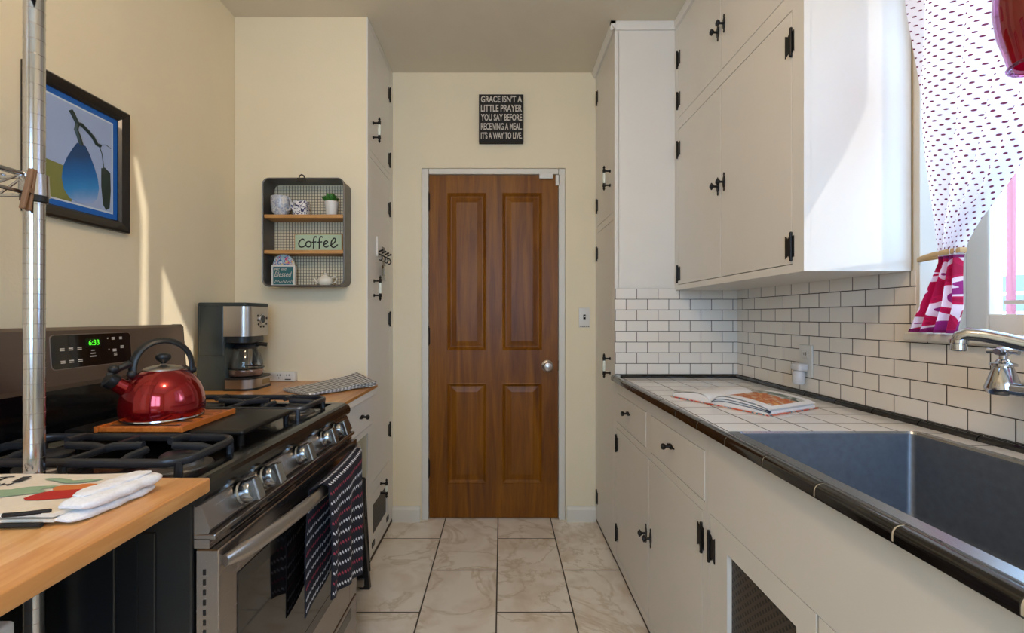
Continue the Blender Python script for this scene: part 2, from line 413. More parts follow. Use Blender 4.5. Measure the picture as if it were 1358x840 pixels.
# ------------------------------------------------------------------ the room
XL, XR, YB, ZT = -1.269, 1.15, 2.644, 2.62
YP, YR = 2.15, 2.20                     # left return wall, front of right tall cabinet
CX, TX = .55, -.635                     # right cabinet face, left closet face
YREAR = -1.5
b = MB(); b.box(-1.9, YREAR-.1, -.05, 1.5, YB+.2, 0); struct('floor', b, M['floor'])
b = MB(); b.box(-1.9, YREAR-.1, ZT, 1.5, YB+.2, ZT+.05); struct('ceiling', b, M['ceil'])
b = MB(); b.box(XL-.12, YREAR, 0, XL, YP+.1, ZT); struct('wall_left', b, M['wall'])
b = MB(); b.box(XL, YP, 0, TX-.004, YP+.06, ZT, .003); struct('wall_left_return', b, M['wall'])
DX0, DX1, DZ = -.467, .374, 2.063
b = MB()
for x0, x1, z0, z1 in rects_minus(-1.3, 1.35, 0, ZT, [(DX0, DX1, 0, DZ)]): b.box(x0, YB, z0, x1, YB+.12, z1)
struct('wall_back', b, M['wall'])
WY0, WY1, WZ0, WZ1 = .28, 1.25, 1.13, 2.2
b = MB()
for y0, y1, z0, z1 in rects_minus(YREAR, YB+.12, 0, ZT, [(WY0, WY1, WZ0, WZ1)]): b.box(XR, y0, z0, XR+.2, y1, z1)
struct('wall_right', b, M['wall'])
b = MB()
for x0, x1, z0, z1 in rects_minus(-1.9, 1.5, 0, ZT, [(-.70, .60, 1.0, 2.15)]): b.box(x0, YREAR-.12, z0, x1, YREAR, z1)
struct('wall_rear', b, M['wall'])
# window 1 (right): sashes, sill
w = MB()
xs0, xs1 = 1.275, 1.315
for y0, y1, z0, z1 in rects_minus(WY0, WY1, WZ0, WZ1, [(WY0+.065, .735, 1.20, 2.14), (.795, WY1-.065, 1.20, 2.14)]): w.box(xs0, y0, z0, xs1, y1, z1, .004)
w.box(xs0+.012, WY0+.09, 1.225, xs1+.012, .71, 1.235); w.box(xs0+.012, .82, 1.225, xs1+.012, WY1-.09, 1.235)
win = struct('window_1', w, M['trimw'])
l_ = MB()
l_.box(1.146, WY1-.010, WZ0+.02, xs0, WY1+.0105, WZ1, .002); l_.box(1.146, WY0-.0105, WZ0+.02, xs0, WY0+.010, WZ1, .002); l_.box(1.146, WY0+.010, WZ1-.010, xs0, WY1-.010, WZ1+.0105, .002)
obj('reveal_lining', l_, M['trimw'], win)
g = MB(); g.box(1.293, WY0+.06, 1.19, 1.297, .74, 2.15); g.box(1.293, .79, 1.19, 1.297, WY1-.06, 2.15); obj('pane', g, M['pane'], win)
s_ = MB(); s_.box(1.118, WY0-.02, 1.127, xs0, WY1+.012, 1.150, .006, 3); obj('window_sill', s_, M['trimw'], win)
# window 2 behind the camera, unseen, added and sized as frontal fill light
w = MB()
for x0, x1, z0, z1 in rects_minus(-.70, .60, 1.0, 2.15, [(-.65, -.075, 1.05, 2.10), (-.025, .55, 1.05, 2.10)]): w.box(x0, YREAR-.1, z0, x1, YREAR-.05, z1, .004)
struct('fill_window', w, M['trimw'])
# backsplash
b = MB(); b.box(CX, YR-.008, .912, XR, YR, 1.329); struct('trim_1', b, M['subx'])
b = MB()
for y0, y1, z0, z1 in rects_minus(.05, YR-.008, .912, 1.322, [(-1, WY1, WZ0-.003, 3)]): b.box(XR-.008, y0, z0, XR, y1, z1)
struct('trim_2', b, M['suby'])
# door
fr = MB()
for x0, x1, z0, z1 in rects_minus(DX0, DX1, 0, DZ, [(-.428, .335, 0, 2.031)]): fr.box(x0+.001, YB+.010, z0, x1-.001, YB+.12, z1, .002)
fr.box(-.428, YB+.075, 0, .335, YB+.12, 2.031)
struct('trim_3', fr, M['trimw'])
d = MB(); yd = YB+.026
holes = []
for (px0, px1, py0, py1) in ((593, 645, 256, 465), (666, 719, 256, 465), (593, 645, 508, 642), (666, 719, 508, 642)):
    s0 = F/yd; holes.append(((px0-VX)/s0, (px1-VX)/s0, H-(py1-VY)/s0, H-(py0-VY)/s0))
for x0, x1, z0, z1 in rects_minus(-.426, .333, .006, 2.029, holes): d.box(x0, yd, z0, x1, yd+.036, z1)
for h in holes:
    prev = None
    for ins, dep in ((0, 0), (.006, -.002), (.012, .003), (.02, .009), (.026, .009), (.055, .003), (.057, .003)):
        q = [d.bm.verts.new((x, yd+dep, z)) for x, z in ((h[0]+ins, h[2]+ins), (h[1]-ins, h[2]+ins), (h[1]-ins, h[3]-ins), (h[0]+ins, h[3]-ins))]
        if prev:
            for k in range(4): d.face([prev[k], prev[(k+1) % 4], q[(k+1) % 4], q[k]])
        prev = q
    d.face(prev)
door = obj('door_1', d, M['doorw'], fix=True); door['kind'] = 'structure'
k = MB(); kx, kz = .270, .903
k.lathe([(.034, 0), (.034, .004), (.026, .009), (.012, .012), (.012, .03), (.02, .036), (.027, .046), (.028, .055), (.024, .064), (.012, .068), (0, .0685)], (kx, yd, kz), 28, (0, -1, 0))
obj('door_knob', k, M['steel'], door)
k = MB(); k.box(.334, yd-.004, kz-.03, .345, yd+.02, kz+.03, .002); obj('strike_plate', k, M['brass'], door)
for z in (1.87, 1.08, .30):
    k = MB(); k.cyl((-.431, yd-.008, z-.05), (-.431, yd-.008, z+.05), .007, n=12); k.box(-.442, yd-.004, z-.048, -.421, yd+.001, z+.048)
    k.ball((-.431, yd-.008, z+.054), .006, n=8); k.ball((-.431, yd-.008, z-.054), .006, n=8)
    obj('hinge', k, M['bronze'], door)
k = MB(); k.box(.222, YB+.004, 2.003, .302, YB+.024, 2.037, .003); tag(obj('door_sensor', k, M['pltw']), 'wide white plastic sensor block at the top edge of the brown door', 'sensor')
k = MB(); k.box(.318, yd-.016, 1.965, .345, yd-.001, 2.028, .003); tag(obj('door_sensor', k, M['pltw']), 'narrow upright white plastic sensor at the top right corner of the brown door', 'sensor')
# baseboards
for nm, x0, x1 in (('baseboard_back', TX, DX0-.006), ('baseboard_back_right', DX1+.006, CX)):
    k = MB(); k.prism([(0, 0), (-.018, 0), (-.018, .07), (-.010, .086), (0, .086)], lambda p, t: (t, YB+p[0], p[1]), x0+.001, x1-.001); struct(nm, k, M['trimw'])
# crown strips over the right-hand cabinets
k = MB(); cp = [(0, 0), (-.022, 0), (-.022, -.012), (-.008, -.034), (0, -.034)]
k.prism(cp, lambda p, t: (CX+p[0], t, ZT-.001+p[1]), YR-.022, YB-.002)
k.prism(cp, lambda p, t: (t, YR+p[0], ZT-.001+p[1]), CX-.022, .842)
k.prism(cp, lambda p, t: (.843+p[0]*.5, t, ZT-.001+p[1]), 1.255, YR-.0)
struct('trim_4', k, M['white'])

# ------------------------------------------------------------------ cabinet hardware
def face_x(x, sgn):
    """local frame on a cabinet front facing sgn*x: returns f(a along y, b along z, out)"""
    return lambda a, bb, o: Vector((x+sgn*o, a, bb))
def hinge(f, y, z, ydir, parent, h=.068):
    """black notched plate hinge: leaf on the frame and leaf on the door, with a barrel"""
    m = MB()
    def leaf(d0, d1, hh):
        md, n = (d0+d1)/2, hh*.30
        poly = [(d0, -hh), (d0, hh), (d0+(md-d0)*.5, hh-.1*n), (md, hh-n), (d1-(d1-md)*.4, hh-.45*n), (d1, hh-.1*n), (d1, -hh+.1*n), (d1-(d1-md)*.4, -hh+.45*n), (md, -hh+n), (d0+(md-d0)*.5, -hh+.1*n)]
        m.prism(poly, lambda p, t: f(y+ydir*p[0], z+p[1], t), .0005, .003)
    leaf(.002, .029, h/2); leaf(-.002, -.010, h/2*.94)
    m.tube([f(y, z-h/2-.004, .004), f(y, z+h/2+.004, .004)], .004, 10)
    m.ball(f(y, z+h/2+.005, .004), .0045, n=8); m.ball(f(y, z-h/2-.005, .004), .0045, n=8)
    return obj('hinge', m, M['iron'], parent)
def knob(f, y, z, parent, vert=True, L=.072):
    m = MB(); w = .0085
    prof = [(0, -L/2), (.0035, -L/2+.006), (.0022, -L/2+.013), (w*.75, -L/2+.02), (w, -.006), (w, .006), (w*.75, L/2-.02), (.0022, L/2-.013), (.0035, L/2-.006), (0, L/2)]
    poly = [(r, t) for r, t in prof] + [(-r, t) for r, t in prof[::-1] if r > 0]
    g = (lambda p, t: f(y+p[0], z+p[1], t)) if vert else (lambda p, t: f(y+p[1], z+p[0], t))
    m.prism(poly, g, .0004, .0035)
    c0 = f(y, z, .003); ax = f(y, z, 1)-f(y, z, 0)
    m.lathe([(.006, 0), (.0042, .004), (.0042, .014), (.009, .018), (.0105, .023), (.0085, .028), (.004, .030)], c0, 14, ax, sx=1, sy=1)
    m.ball(f(y, z, .026), .010, (.55, .55, 1.45) if vert else (.55, 1.45, .55), 12)
    return obj('knob', m, M['iron'], parent)
def pull(f, y, z, parent, L=.10):
    """porcelain bar pull on two black finial posts"""
    m = MB(); o = .032
    for e in (-1, 1):
        zz = z+e*L/2*.72
        m.tube([f(y, zz, 0), f(y, zz, .004), f(y, zz, .006), f(y, zz, o)], [.008, .008, .0042, .0042], 10)
        m.ball(f(y, zz, o), .0075, n=10)
        m.tube([f(y, zz+e*k, o) for k in (0, .008, .012, .017, .022, .028)], [.0075, .0075, .004, .0065, .004, .0008], 10)
        m.tube([f(y, zz-e*k, o) for k in (0, .010)], [.007, .0066], 10)
        m.tube([f(y+k, zz, o) for k in (-.013, -.009, -.005, .005, .009, .013)], [.001, .004, .003, .003, .004, .001], 8)
    m.m = 1
    m.tube([f(y, z+k*L, o) for k in (-.27, -.15, 0, .15, .27)], [.0062, .0075, .0085, .0075, .0062], 14)
    return obj('pull_handle', m, [M['iron'], M['porc']], parent)
def frame_faces(mb, x, sgn, y0, y1, z0, z1, holes, t=.020):
    for a0, a1, b0, b1 in rects_minus(y0, y1, z0, z1, holes): mb.box(x, a0, b0, x-sgn*t, a1, b1)
def leaf_door(name, x, sgn, y0, y1, z0, z1, parent, gap=.0025, t=.018, bev=.0006, proud=0.0):
    m = MB(); m.box(x+sgn*proud, y0+gap, z0+gap, x-sgn*t, y1-gap, z1-gap, bev, 1); return obj(name, m, M['white'], parent)

# right tall cabinet
t = thing('tall_cabinet', 'white floor-to-ceiling pantry cabinet right of the brown door', 'cabinet', (.85, 2.42, 0))
f = face_x(CX, -1)
up, lo = (2.225, 2.605, 1.708, 2.585), (2.225, 2.605, .03, 1.672)
m = MB(); frame_faces(m, CX, -1, YR, YB-.001, .022, ZT-.002, [up, lo]); m.box(CX+.018, YR, .022, XR-.001, YB-.001, ZT-.002)
obj('body', m, M['white'], t)
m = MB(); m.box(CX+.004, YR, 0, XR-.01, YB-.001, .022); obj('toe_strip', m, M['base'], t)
du = leaf_door('door', CX, -1, *up, t); dl = leaf_door('door', CX, -1, *lo, t)
for z in (2.45, 1.828): hinge(f, up[1], z, -1, du)
for z in (1.553, .156): hinge(f, lo[1], z, -1, dl)
pull(f, 2.285, 1.893, du); pull(f, 2.285, .945, dl)

# upper wall cabinet
t = thing('wall_cabinet', 'white four-door wall cabinet hanging above the tiled backsplash', 'cabinet', (1.0, 1.73, 1.321))
UX, U0, U1, UM = .843, 1.261, YR-.001, 1.738
f = face_x(UX, -1)
ho = [(1.312, UM, 2.138, 2.58), (UM, 2.162, 2.138, 2.58), (1.312, UM, 1.345, 2.084), (UM, 2.162, 1.345, 2.084)]
m = MB(); frame_faces(m, UX, -1, U0, U1, 1.321, ZT-.002, [(1.312, 2.162, 2.138, 2.58), (1.312, 2.162, 1.345, 2.084)])
m.box(UX+.0195, U0, 1.321, XR-.0085, U1, ZT-.002); obj('body', m, M['white'], t)
for i, h in enumerate(ho):
    dr = leaf_door('door', UX, -1, *h, t)
    e = 1 if i % 2 == 0 else -1
    knob(f, UM+(-.027 if i % 2 == 0 else .022), (2.30 if i < 2 else 1.70) + (0 if i % 2 else .004), dr)
    hy = h[0] if i % 2 == 0 else h[1]
    for z in ((2.42, 2.224) if i < 2 else (1.99, 1.397)): hinge(f, hy, z, e, dr)

# base cabinet with two drawers and two doors
t = thing('base_cabinet', 'white base cabinet with two drawers over two doors beside the pantry', 'cabinet', (.85, 1.7, 0))
f = face_x(CX, -1); B0, B1 = 1.205, YR-.001
dro = [(1.222, 1.667, .692, .832), (1.719, 2.157, .692, .832)]; doo = [(1.238, 1.692, .055, .664), (1.692, 2.160, .055, .664)]
m = MB(); frame_faces(m, CX, -1, B0, B1, .024, .884, dro+[(1.238, 2.160, .055, .664)]); m.box(CX+.0195, B0, .024, XR-.01, B1, .884); obj('body', m, M['white'], t)
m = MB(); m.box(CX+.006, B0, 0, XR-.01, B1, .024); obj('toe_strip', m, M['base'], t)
for h in dro:
    dr = leaf_door('drawer', CX, -1, *h, t, proud=.001, bev=.001); knob(face_x(CX-.001, -1), (h[0]+h[1])/2+.02, .773, dr, False, .062)
for i, h in enumerate(doo):
    dr = leaf_door('door', CX, -1, *h, t)
    e = 1 if i == 0 else -1
    knob(f, 1.692-e*.0+(-.028 if i == 0 else .024), .372 if i else .377, dr)
    for z in (.589, .163): hinge(f, h[0] if i == 0 else h[1], z, e, dr)

# sink cabinet
t = thing('sink_cabinet', 'white sink cabinet with plain apron and black mesh vent doors', 'cabinet', (.85, .7, 0))
S0, S1 = .12, B0-.001
vd = [(.789, 1.193, .055, .675), (.38, .786, .055, .675)]
m = MB(); frame_faces(m, CX, -1, S0, S1, .024, .884, [(.38, 1.193, .055, .675)]); m.box(CX+.0195, S0, .024, CX+.026, S1, .884); m.box(CX+.026, S0, .024, XR-.01, S0+.02, .884); m.box(CX+.026, S1-.018, .024, XR-.01, S1, .884); m.box(XR-.03, S0+.02, .024, XR-.01, S1-.018, .884)
obj('body', m, M['white'], t)
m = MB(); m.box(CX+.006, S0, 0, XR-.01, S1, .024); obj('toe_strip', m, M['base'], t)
def mesh_mat():
    m = NT('perforated_black_mesh'); p = m.sep(m.pos()); u = m.math('MULTIPLY', p[1], 50.0); v = m.math('MULTIPLY', p[2], 50.0)
    a = m.math('FRACT', m.math('ADD', u, v)); c = m.math('FRACT', m.math('SUBTRACT', u, v))
    d = m.math('MAXIMUM', m.math('ABSOLUTE', m.math('SUBTRACT', a, .5)), m.math('ABSOLUTE', m.math('SUBTRACT', c, .5)))
    k = m.math('LESS_THAN', d, .27); m.set(Base_Color=m.mix(k, '463C33', '080606'), Roughness=.5); m.bump(k, -.5, .002); return m.mat
M['mesh'] = mesh_mat()
for i, h in enumerate(vd):
    op = (h[0]+.055, h[1]-.091, .16, .6146) if i == 0 else (h[0]+.09, h[1]-.055, .16, .6146)
    m = MB(); frame_faces(m, CX, -1, h[0]+.0018, h[1]-.0018, h[2]+.0018, h[3]-.0018, [op], .018); dr = obj('door', m, M['white'], t)
    m = MB(); m.box(CX+.011, op[0], op[2], CX+.015, op[1], op[3]); obj('mesh_panel', m, M['mesh'], dr)
    e = -1 if i == 0 else 1
    for z in (.588, .163): hinge(f, h[1] if i == 0 else h[0], z, e, dr)

# ------------------------------------------------------------------ tiled counter, sink, faucet
ZC = .898
SK = (.575, 1.068, .33, 1.158)          # sink rim
t = thing('countertop', 'white tiled countertop with glossy black edge trim along the right wall', 'countertop', (.85, 1.1, .86))
m = MB()
for x0, x1, y0, y1 in rects_minus(.571, XR-.001, .06, YR-.009, [SK]): m.box(x0, y0, .885, x1, y1, ZC)
obj('tile_surface', m, M['ctile'], t)
def edge_prof():
    pts = [(.572, .886), (.572, .9005), (.556, .909), (.545, .9125)]
    for k in range(7):
        a = math.pi/2 + k/6*math.pi/2; pts.append((.541+.013*math.cos(a), .899+.013*math.sin(a)))
    return pts + [(.528, .888), (.532, .8855)]
m = MB(); y = .06; pitch = .153; j = 1.071
ys = sorted(j+pitch*k for k in range(-7, 9)); ys = [max(.06, min(YR-.012, q)) for q in ys]
for a, c in zip(ys, ys[1:]):
    if c-a > .01: m.m = 0; m.prism(edge_prof(), lambda p, q: (p[0], q, p[1]), a+.0022, c-.0022, True)
m.m = 1
def inset(p, d=.0014): return [(p_[0]+(d if p_[0] < .56 else -d*.2), p_[1]-(d if p_[1] > .895 else -d)) for p_ in p]
m.prism(inset(edge_prof()), lambda p, q: (p[0], q, p[1]), .061, YR-.013, True)
o = obj('edge_trim', m, [M['blackt'], M['grout']], t)
m = MB(); lp = [(0, 0), (-.016, 0), (-.016, .008), (-.010, .0135), (0, .0145)]
for a, c in zip(ys, ys[1:]):
    if c-a > .01:
        m.m = 0; m.prism(lp, lambda p, q: (XR-.008+p[0], q, ZC+p[1]), a+.0015, c-.0015)
for k in range(4):
    a, c = .575+.149*k, min(.575+.149*(k+1), XR-.009); m.prism(lp, lambda p, q: (q, YR-.008+p[0], ZC+p[1]), a, c-.002)
obj('pencil_liner', m, M['blackt'], t)

t = thing('sink', 'large dark stainless steel sink basin set into the tiled counter', 'sink', (.82, .74, .66))
m = MB()
def rrect(x0, x1, y0, y1, r, n=5):
    out = []
    for cx, cy, a0 in ((x1-r, y1-r, 0), (x0+r, y1-r, 90), (x0+r, y0+r, 180), (x1-r, y0+r, 270)):
        for k in range(n+1):
            a = math.radians(a0+90*k/n); out.append((cx+r*math.cos(a), cy+r*math.sin(a)))
    return out
def ringz(mb, rr, z): return [mb.bm.verts.new((x, y_, z)) for x, y_ in rr]
i0 = (.602, 1.045, .36, 1.152)
R = [ringz(m, rrect(*i0, .014), .896), ringz(m, rrect(i0[0]+.002, i0[1]-.002, i0[2]+.002, i0[3]-.002, .014), .89), ringz(m, rrect(i0[0]+.004, i0[1]-.004, i0[2]+.004, i0[3]-.004, .016), .70), ringz(m, rrect(i0[0]+.02, i0[1]-.02, i0[2]+.02, i0[3]-.02, .02), .675)]
m.loft(R, cap=False, smooth=True); m.face(R[-1])
m.lathe([(.045, 0), (.04, .003), (.03, .002), (.028, -.001)], (.82, .75, .6755), 24)
obj('basin', m, M['sink'], t, fix=False)
m = MB()
o4 = (SK[0]+.0005, SK[1]-.0005, SK[2]+.0005, SK[3]-.0005)
R = [ringz(m, rrect(*o4, .012), .890), ringz(m, rrect(*o4, .012), .9005), ringz(m, rrect(i0[0]-.002, i0[1]+.002, i0[2]-.002, i0[3]+.002, .014), .9015), ringz(m, rrect(*i0, .014), .8955)]
m.loft(R, cap=False, smooth=False); obj('rim', m, M['sinkrim'], t)

t = thing('faucet', 'chrome wall-mounted bridge faucet with swivel spout over the sink', 'faucet', (1.05, .83, 1.03))
m = MB()
m.tube([(1.045, .955, 1.045), (1.05, .80, 1.045), (1.05, .665, 1.045)], .014, 16)
for yy in (.945, .675): m.cyl((1.05, yy, 1.045), (1.138, yy, 1.045), .011); m.lathe([(.03, 0), (.03, .004), (.02, .012), (.012, .016)], (1.141, yy, 1.045), 24, (-1, 0, 0))
m.ball((1.05, .80, 1.05), .026, (1, 1, 1)); m.lathe([(.02, 0), (.018, .03), (.014, .04)], (1.05, .80, 1.06), 20)
obj('body', m, M['chrome'], t)
for yy in (.945, .665):
    m = MB()
    m.lathe([(.0, -.016), (.022, -.014), (.028, -.006), (.029, 0), (.024, .016), (.018, .036), (.015, .044), (.021, .046), (.021, .051), (.012, .054), (.010, .058), (.007, .06), (.007, .068)], (1.048, yy, 1.045), 24)
    m.lathe([(.009, 0), (.012, .004), (.012, .014), (.008, .018), (.0, .019)], (1.048, yy, 1.112), 16)
    for a in (0, 90, 180, 270):
        v = Vector((math.cos(math.radians(a+20)), math.sin(math.radians(a+20)), 0)); c = Vector((1.048, yy, 1.121))
        m.tube([c, c+v*.014, c+v*.024], [.0055, .005, .0065], 10)
    obj('valve_handle', m, M['chrome'], t)
m = MB()
m.tube([(1.05, .80, 1.095), (1.045, .806, 1.113), (1.032, .822, 1.124), (1.01, .851, 1.135), (.985, .884, 1.148), (.966, .909, 1.156), (.954, .925, 1.158), (.948, .933, 1.153), (.946, .936, 1.143)], [.014, .014, .014, .0135, .0135, .0135, .0138, .0135, .0125], 16)
m.lathe([(.0125, 0), (.0155, -.001), (.0155, -.008), (.013, -.010), (.0135, -.022), (.011, -.024)], (.946, .936, 1.147), 20)
obj('spout', m, M['chrome'], t)

# outlet + plug-in on the window wall
t = thing('wall_outlet', 'white double outlet plate on the tiled window wall', 'outlet', (XR-.008, 1.69, .98))
m = MB(); m.box(XR-.0145, 1.655, .968, XR-.0081, 1.727, 1.088, .003, 3); obj('cover_plate', m, M['pltw'], t)
for z in (1.053, 1.003):
    m = MB(); m.box(XR-.0165, 1.676, z-.016, XR-.0146, 1.706, z+.016, .002)
    m.m = 1; m.box(XR-.0170, 1.684, z-.004, XR-.0160, 1.686, z+.008); m.box(XR-.0170, 1.695, z-.004, XR-.0160, 1.697, z+.006)
    obj('socket', m, [M['pltw'], M['dark']], t)
t = thing('air_freshener', 'pale plastic plug-in air freshener in the outlet above the cookbook', 'air freshener', (XR-.04, 1.69, .94))
m = MB(); m.box(XR-.056, 1.664, .99, XR-.017, 1.718, 1.02, .01, 3); obj('plug_body', m, M['pltg'], t)
m = MB(); m.lathe([(.0, 0), (.018, .001), (.021, .008), (.021, .04), (.016, .05)], (XR-.040, 1.69, .941), 20); obj('refill', m, M['pltg'], t)

# cookbook
t = thing('cookbook', 'open cookbook with a food photo on its right page lying on the tiled counter', 'book', (.80, 1.55, ZC))
O = Vector((.700, 1.520, ZC+.0004)); dv = Vector((.455, -.89, 0)).normalized(); uvv = Vector((.89, .455, 0)).normalized()
LW, RW_, HH = .158, .200, .245
def bk(a, hh, z): return O + dv*a + uvv*hh + Vector((0, 0, z))
m = MB(); m.m = 0
for a0, a1 in ((-LW-.006, -.006), (.006, RW_+.006)):
    pr = [(a0, -.004), (a1, -.004), (a1, HH+.006), (a0, HH+.006)]
    m.prism(pr, lambda p, q: bk(p[0], p[1], q), .0002, .0034)
m.prism([(-.008, -.004), (.008, -.004), (.008, HH+.006), (-.008, HH+.006)], lambda p, q: bk(p[0], p[1], q), .0, .0025)
obj('cover', m, M['cover'], t)
def arch(a, W, top, low):      # page block height over its width
    x = abs(a)/W
    return .004 + (top)*(1-math.exp(-x*9))*(1-x)**.55*1.15 + low*x
def block(sgn, W, top, low, nm, mats):
    m = MB(); n = 14
    up_ = [(sgn*W*k/n, arch(W*k/n, W, top, low)) for k in range(n+1)]
    poly = [(sgn*0.0, .0036)] + up_ + [(sgn*W, .0036)]
    m.prism(poly, lambda p, q: bk(p[0], q, p[1]), .002, HH-.002)
    return obj(nm, m, mats, t)
block(-1, LW, .026, .006, 'page_block', M['paper']); block(1, RW_, .031, .007, 'page_block', M['paper'])
m = MB(); m.grid(lambda u, v: bk(.004+u*(RW_-.002), .002+v*(HH-.004), arch(.004+u*(RW_-.006), RW_, .033, .010)+.001), 16, 4, .0006); obj('photo_page', m, M['food'], t)
m = MB(); m.grid(lambda u, v: bk(-.004-u*(LW-.004), .002+v*(HH-.004), arch(.004+u*(LW-.006), LW, .028, .008)+.001), 16, 4, .0006); obj('blank_page', m, M['paper'], t)
m = MB()
for k, (top, low) in enumerate(((.015, .003), (.023, .005))):
    m.grid(lambda u, v: bk(.006+u*(RW_-.002), -.0005+v*.01, arch(.006+u*(RW_-.008), RW_, top, low)+.0012), 14, 1, .0014)
m.box(0, 0, 0, 0.0005, .0005, .0005, mat=Matrix.Translation(bk(.1, .05, .005)))
obj('endpapers', m, M['navy'], t)

# ------------------------------------------------------------------ curtain, pendant, exterior
def interp(tab, z):
    for (z0, v0), (z1, v1) in zip(tab, tab[1:]):
        if z0 >= z >= z1:
            q = (z0-z)/(z0-z1); return v0+(v1-v0)*q
    return tab[-1][1] if z < tab[-1][0] else tab[0][1]
def curtain(name, L, Rr, label, x0, ztop, ztie, nfold, phase):
    t = thing(name, label, 'curtain', (x0, (L[0][1]+Rr[0][1])/2, 1.152), 'polka dot window curtains')
    def sheet(z0, z1):
        def fn(u, v):
            z = z0+(z1-z0)*v; a, c = interp(L, z), interp(Rr, z); w = abs(c-a)
            amp = .007+.026*min(1, w/.3)
            uu = u + .035*math.sin(5*z+u*6)
            xx = x0 + amp*math.sin(uu*2*math.pi*nfold+phase) + .004*math.sin(uu*27+z*4)
            return (xx, a+(c-a)*u, z)
        return fn
    m = MB(); m.grid(sheet(ztop, ztie-.008), 90, 60); obj('polka_dot_panel', m, M['curtain'], t)
    m = MB(); m.grid(sheet(ztie-.008, 1.153), 90, 24); obj('red_border', m, M['border'], t)
    return t
Ltab = [(2.16, 1.236), (2.03, 1.233), (1.80, 1.222), (1.62, 1.186), (1.48, 1.158), (1.36, 1.139), (1.33, 1.137), (1.28, 1.162), (1.20, 1.205), (1.152, 1.226)]
Rtab = [(2.16, .74), (2.03, .77), (1.80, .83), (1.62, .925), (1.54, .972), (1.48, 1.012), (1.42, 1.058), (1.374, 1.082), (1.33, 1.09), (1.28, 1.088), (1.22, 1.082), (1.152, 1.098)]
t = curtain('curtain', Ltab, Rtab, 'white polka dot curtain with red border, tied back beside the wall cabinet', 1.105, 2.16, 1.352, 4, .4)
m = MB()
m.tube([(1.148, 1.248, 1.349), (1.118, 1.205, 1.349), (1.096, 1.15, 1.351), (1.090, 1.115, 1.352), (1.096, 1.083, 1.354)], .0065, 8, ru=.0022); m.tube([(1.096, 1.083, 1.354), (1.108, 1.079, 1.353), (1.122, 1.10, 1.351), (1.130, 1.15, 1.35), (1.148, 1.24, 1.349)], .0065, 8, ru=.0022)
obj('tieback', m, M['strap'], t)
m = MB(); m.cyl((1.105, .3, 2.15), (1.105, 1.25, 2.15), .008); obj('curtain_rod', m, M['pltw'], t)
R2 = [(z, 1.53-y_) for z, y_ in Rtab]; L2 = [(z, 1.53-y_) for z, y_ in Ltab]
R2 = [(2.16, .732), (1.9, .755), (1.7, .760), (1.5, .752), (1.3, .735), (1.152, .715)]; L2 = [(2.16, .30), (1.152, .30)]
curtain('curtain', L2, R2, 'unseen polka dot curtain added over the near half of the window to shape the sun', 1.112, 2.14, 1.30, 8, 1.1)  # out-of-view panel, added to narrow the sunlight on the left wall

t = thing('pendant_lamp', 'red cased-glass pendant lamp hanging in front of the window', 'lamp', (.87, .72, 1.6))
pc = (.872, .72, 0)
m = MB(); m.lathe([(.044, 1.602), (.049, 1.625), (.058, 1.66), (.063, 1.70), (.062, 1.74), (.054, 1.78), (.035, 1.81), (.02, 1.82)], pc, 40, cap=False); obj('lamp_shade', m, M['redglasso'], t)
m = MB(); m.lathe([(.038, 1.606), (.043, 1.63), (.050, 1.662), (.054, 1.70), (.053, 1.74), (.046, 1.775), (.03, 1.803), (.018, 1.812)], pc, 40, cap=False); obj('inner_glass', m, M['redglassi'], t)
m = MB(); m.tube([(pc[0]+.0445*math.cos(a*math.pi/16), pc[1]+.0445*math.sin(a*math.pi/16), 1.601) for a in range(32)], .003, 8, closed=True); obj('rim', m, M['redglasso'], t)
m = MB(); m.lathe([(.021, 1.818), (.021, 1.85), (.012, 1.865), (.004, 1.87)], pc, 20); m.cyl((pc[0], pc[1], 1.868), (pc[0], pc[1], ZT-.02), .0025, n=8); m.lathe([(.05, ZT-.0015), (.05, ZT-.012), (.02, ZT-.025)], pc, 24); obj('cord', m, M['cord'], t)

b = MB(); b.box(1.36, -6, -.6, 9, 8, -.5); struct('ground', b, M['soil'])
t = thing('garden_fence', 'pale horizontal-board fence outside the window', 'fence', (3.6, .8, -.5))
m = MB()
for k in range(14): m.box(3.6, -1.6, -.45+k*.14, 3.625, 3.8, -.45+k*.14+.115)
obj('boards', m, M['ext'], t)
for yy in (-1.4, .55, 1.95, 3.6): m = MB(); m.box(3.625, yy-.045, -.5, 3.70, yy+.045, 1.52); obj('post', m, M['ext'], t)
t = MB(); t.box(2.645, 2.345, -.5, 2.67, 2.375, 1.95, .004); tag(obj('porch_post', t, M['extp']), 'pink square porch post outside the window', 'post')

# ------------------------------------------------------------------ left: closet cabinet
t = thing('tall_cabinet', 'white floor-to-ceiling closet cabinet left of the brown door', 'cabinet', (-.75, 2.42, 0))
f = face_x(TX, 1); L0, L1 = YP+.061, YB-.001
ho = [(2.185, 2.565, 2.0, 2.59), (2.185, 2.565, .376, 1.968), (2.185, 2.565, .055, .316)]
m = MB(); frame_faces(m, TX, 1, YP+.0005, L1, .022, ZT-.002, ho); m.box(TX-.0195, L0, .022, -.95, L1, ZT-.002); obj('body', m, M['white'], t)
m = MB(); m.box(TX-.004, YP+.061, 0, -.95, L1, .022); obj('toe_strip', m, M['base'], t)
d0 = leaf_door('door', TX, 1, *ho[0], t); d1 = leaf_door('door', TX, 1, *ho[1], t)
pull(f, 2.235, 2.115, d0); pull(f, 2.25, 1.335, d1)
for z in (2.45, 2.08): hinge(f, ho[0][1], z, -1, d0)
for z in (1.80, 1.18, .555): hinge(f, ho[1][1], z, -1, d1)
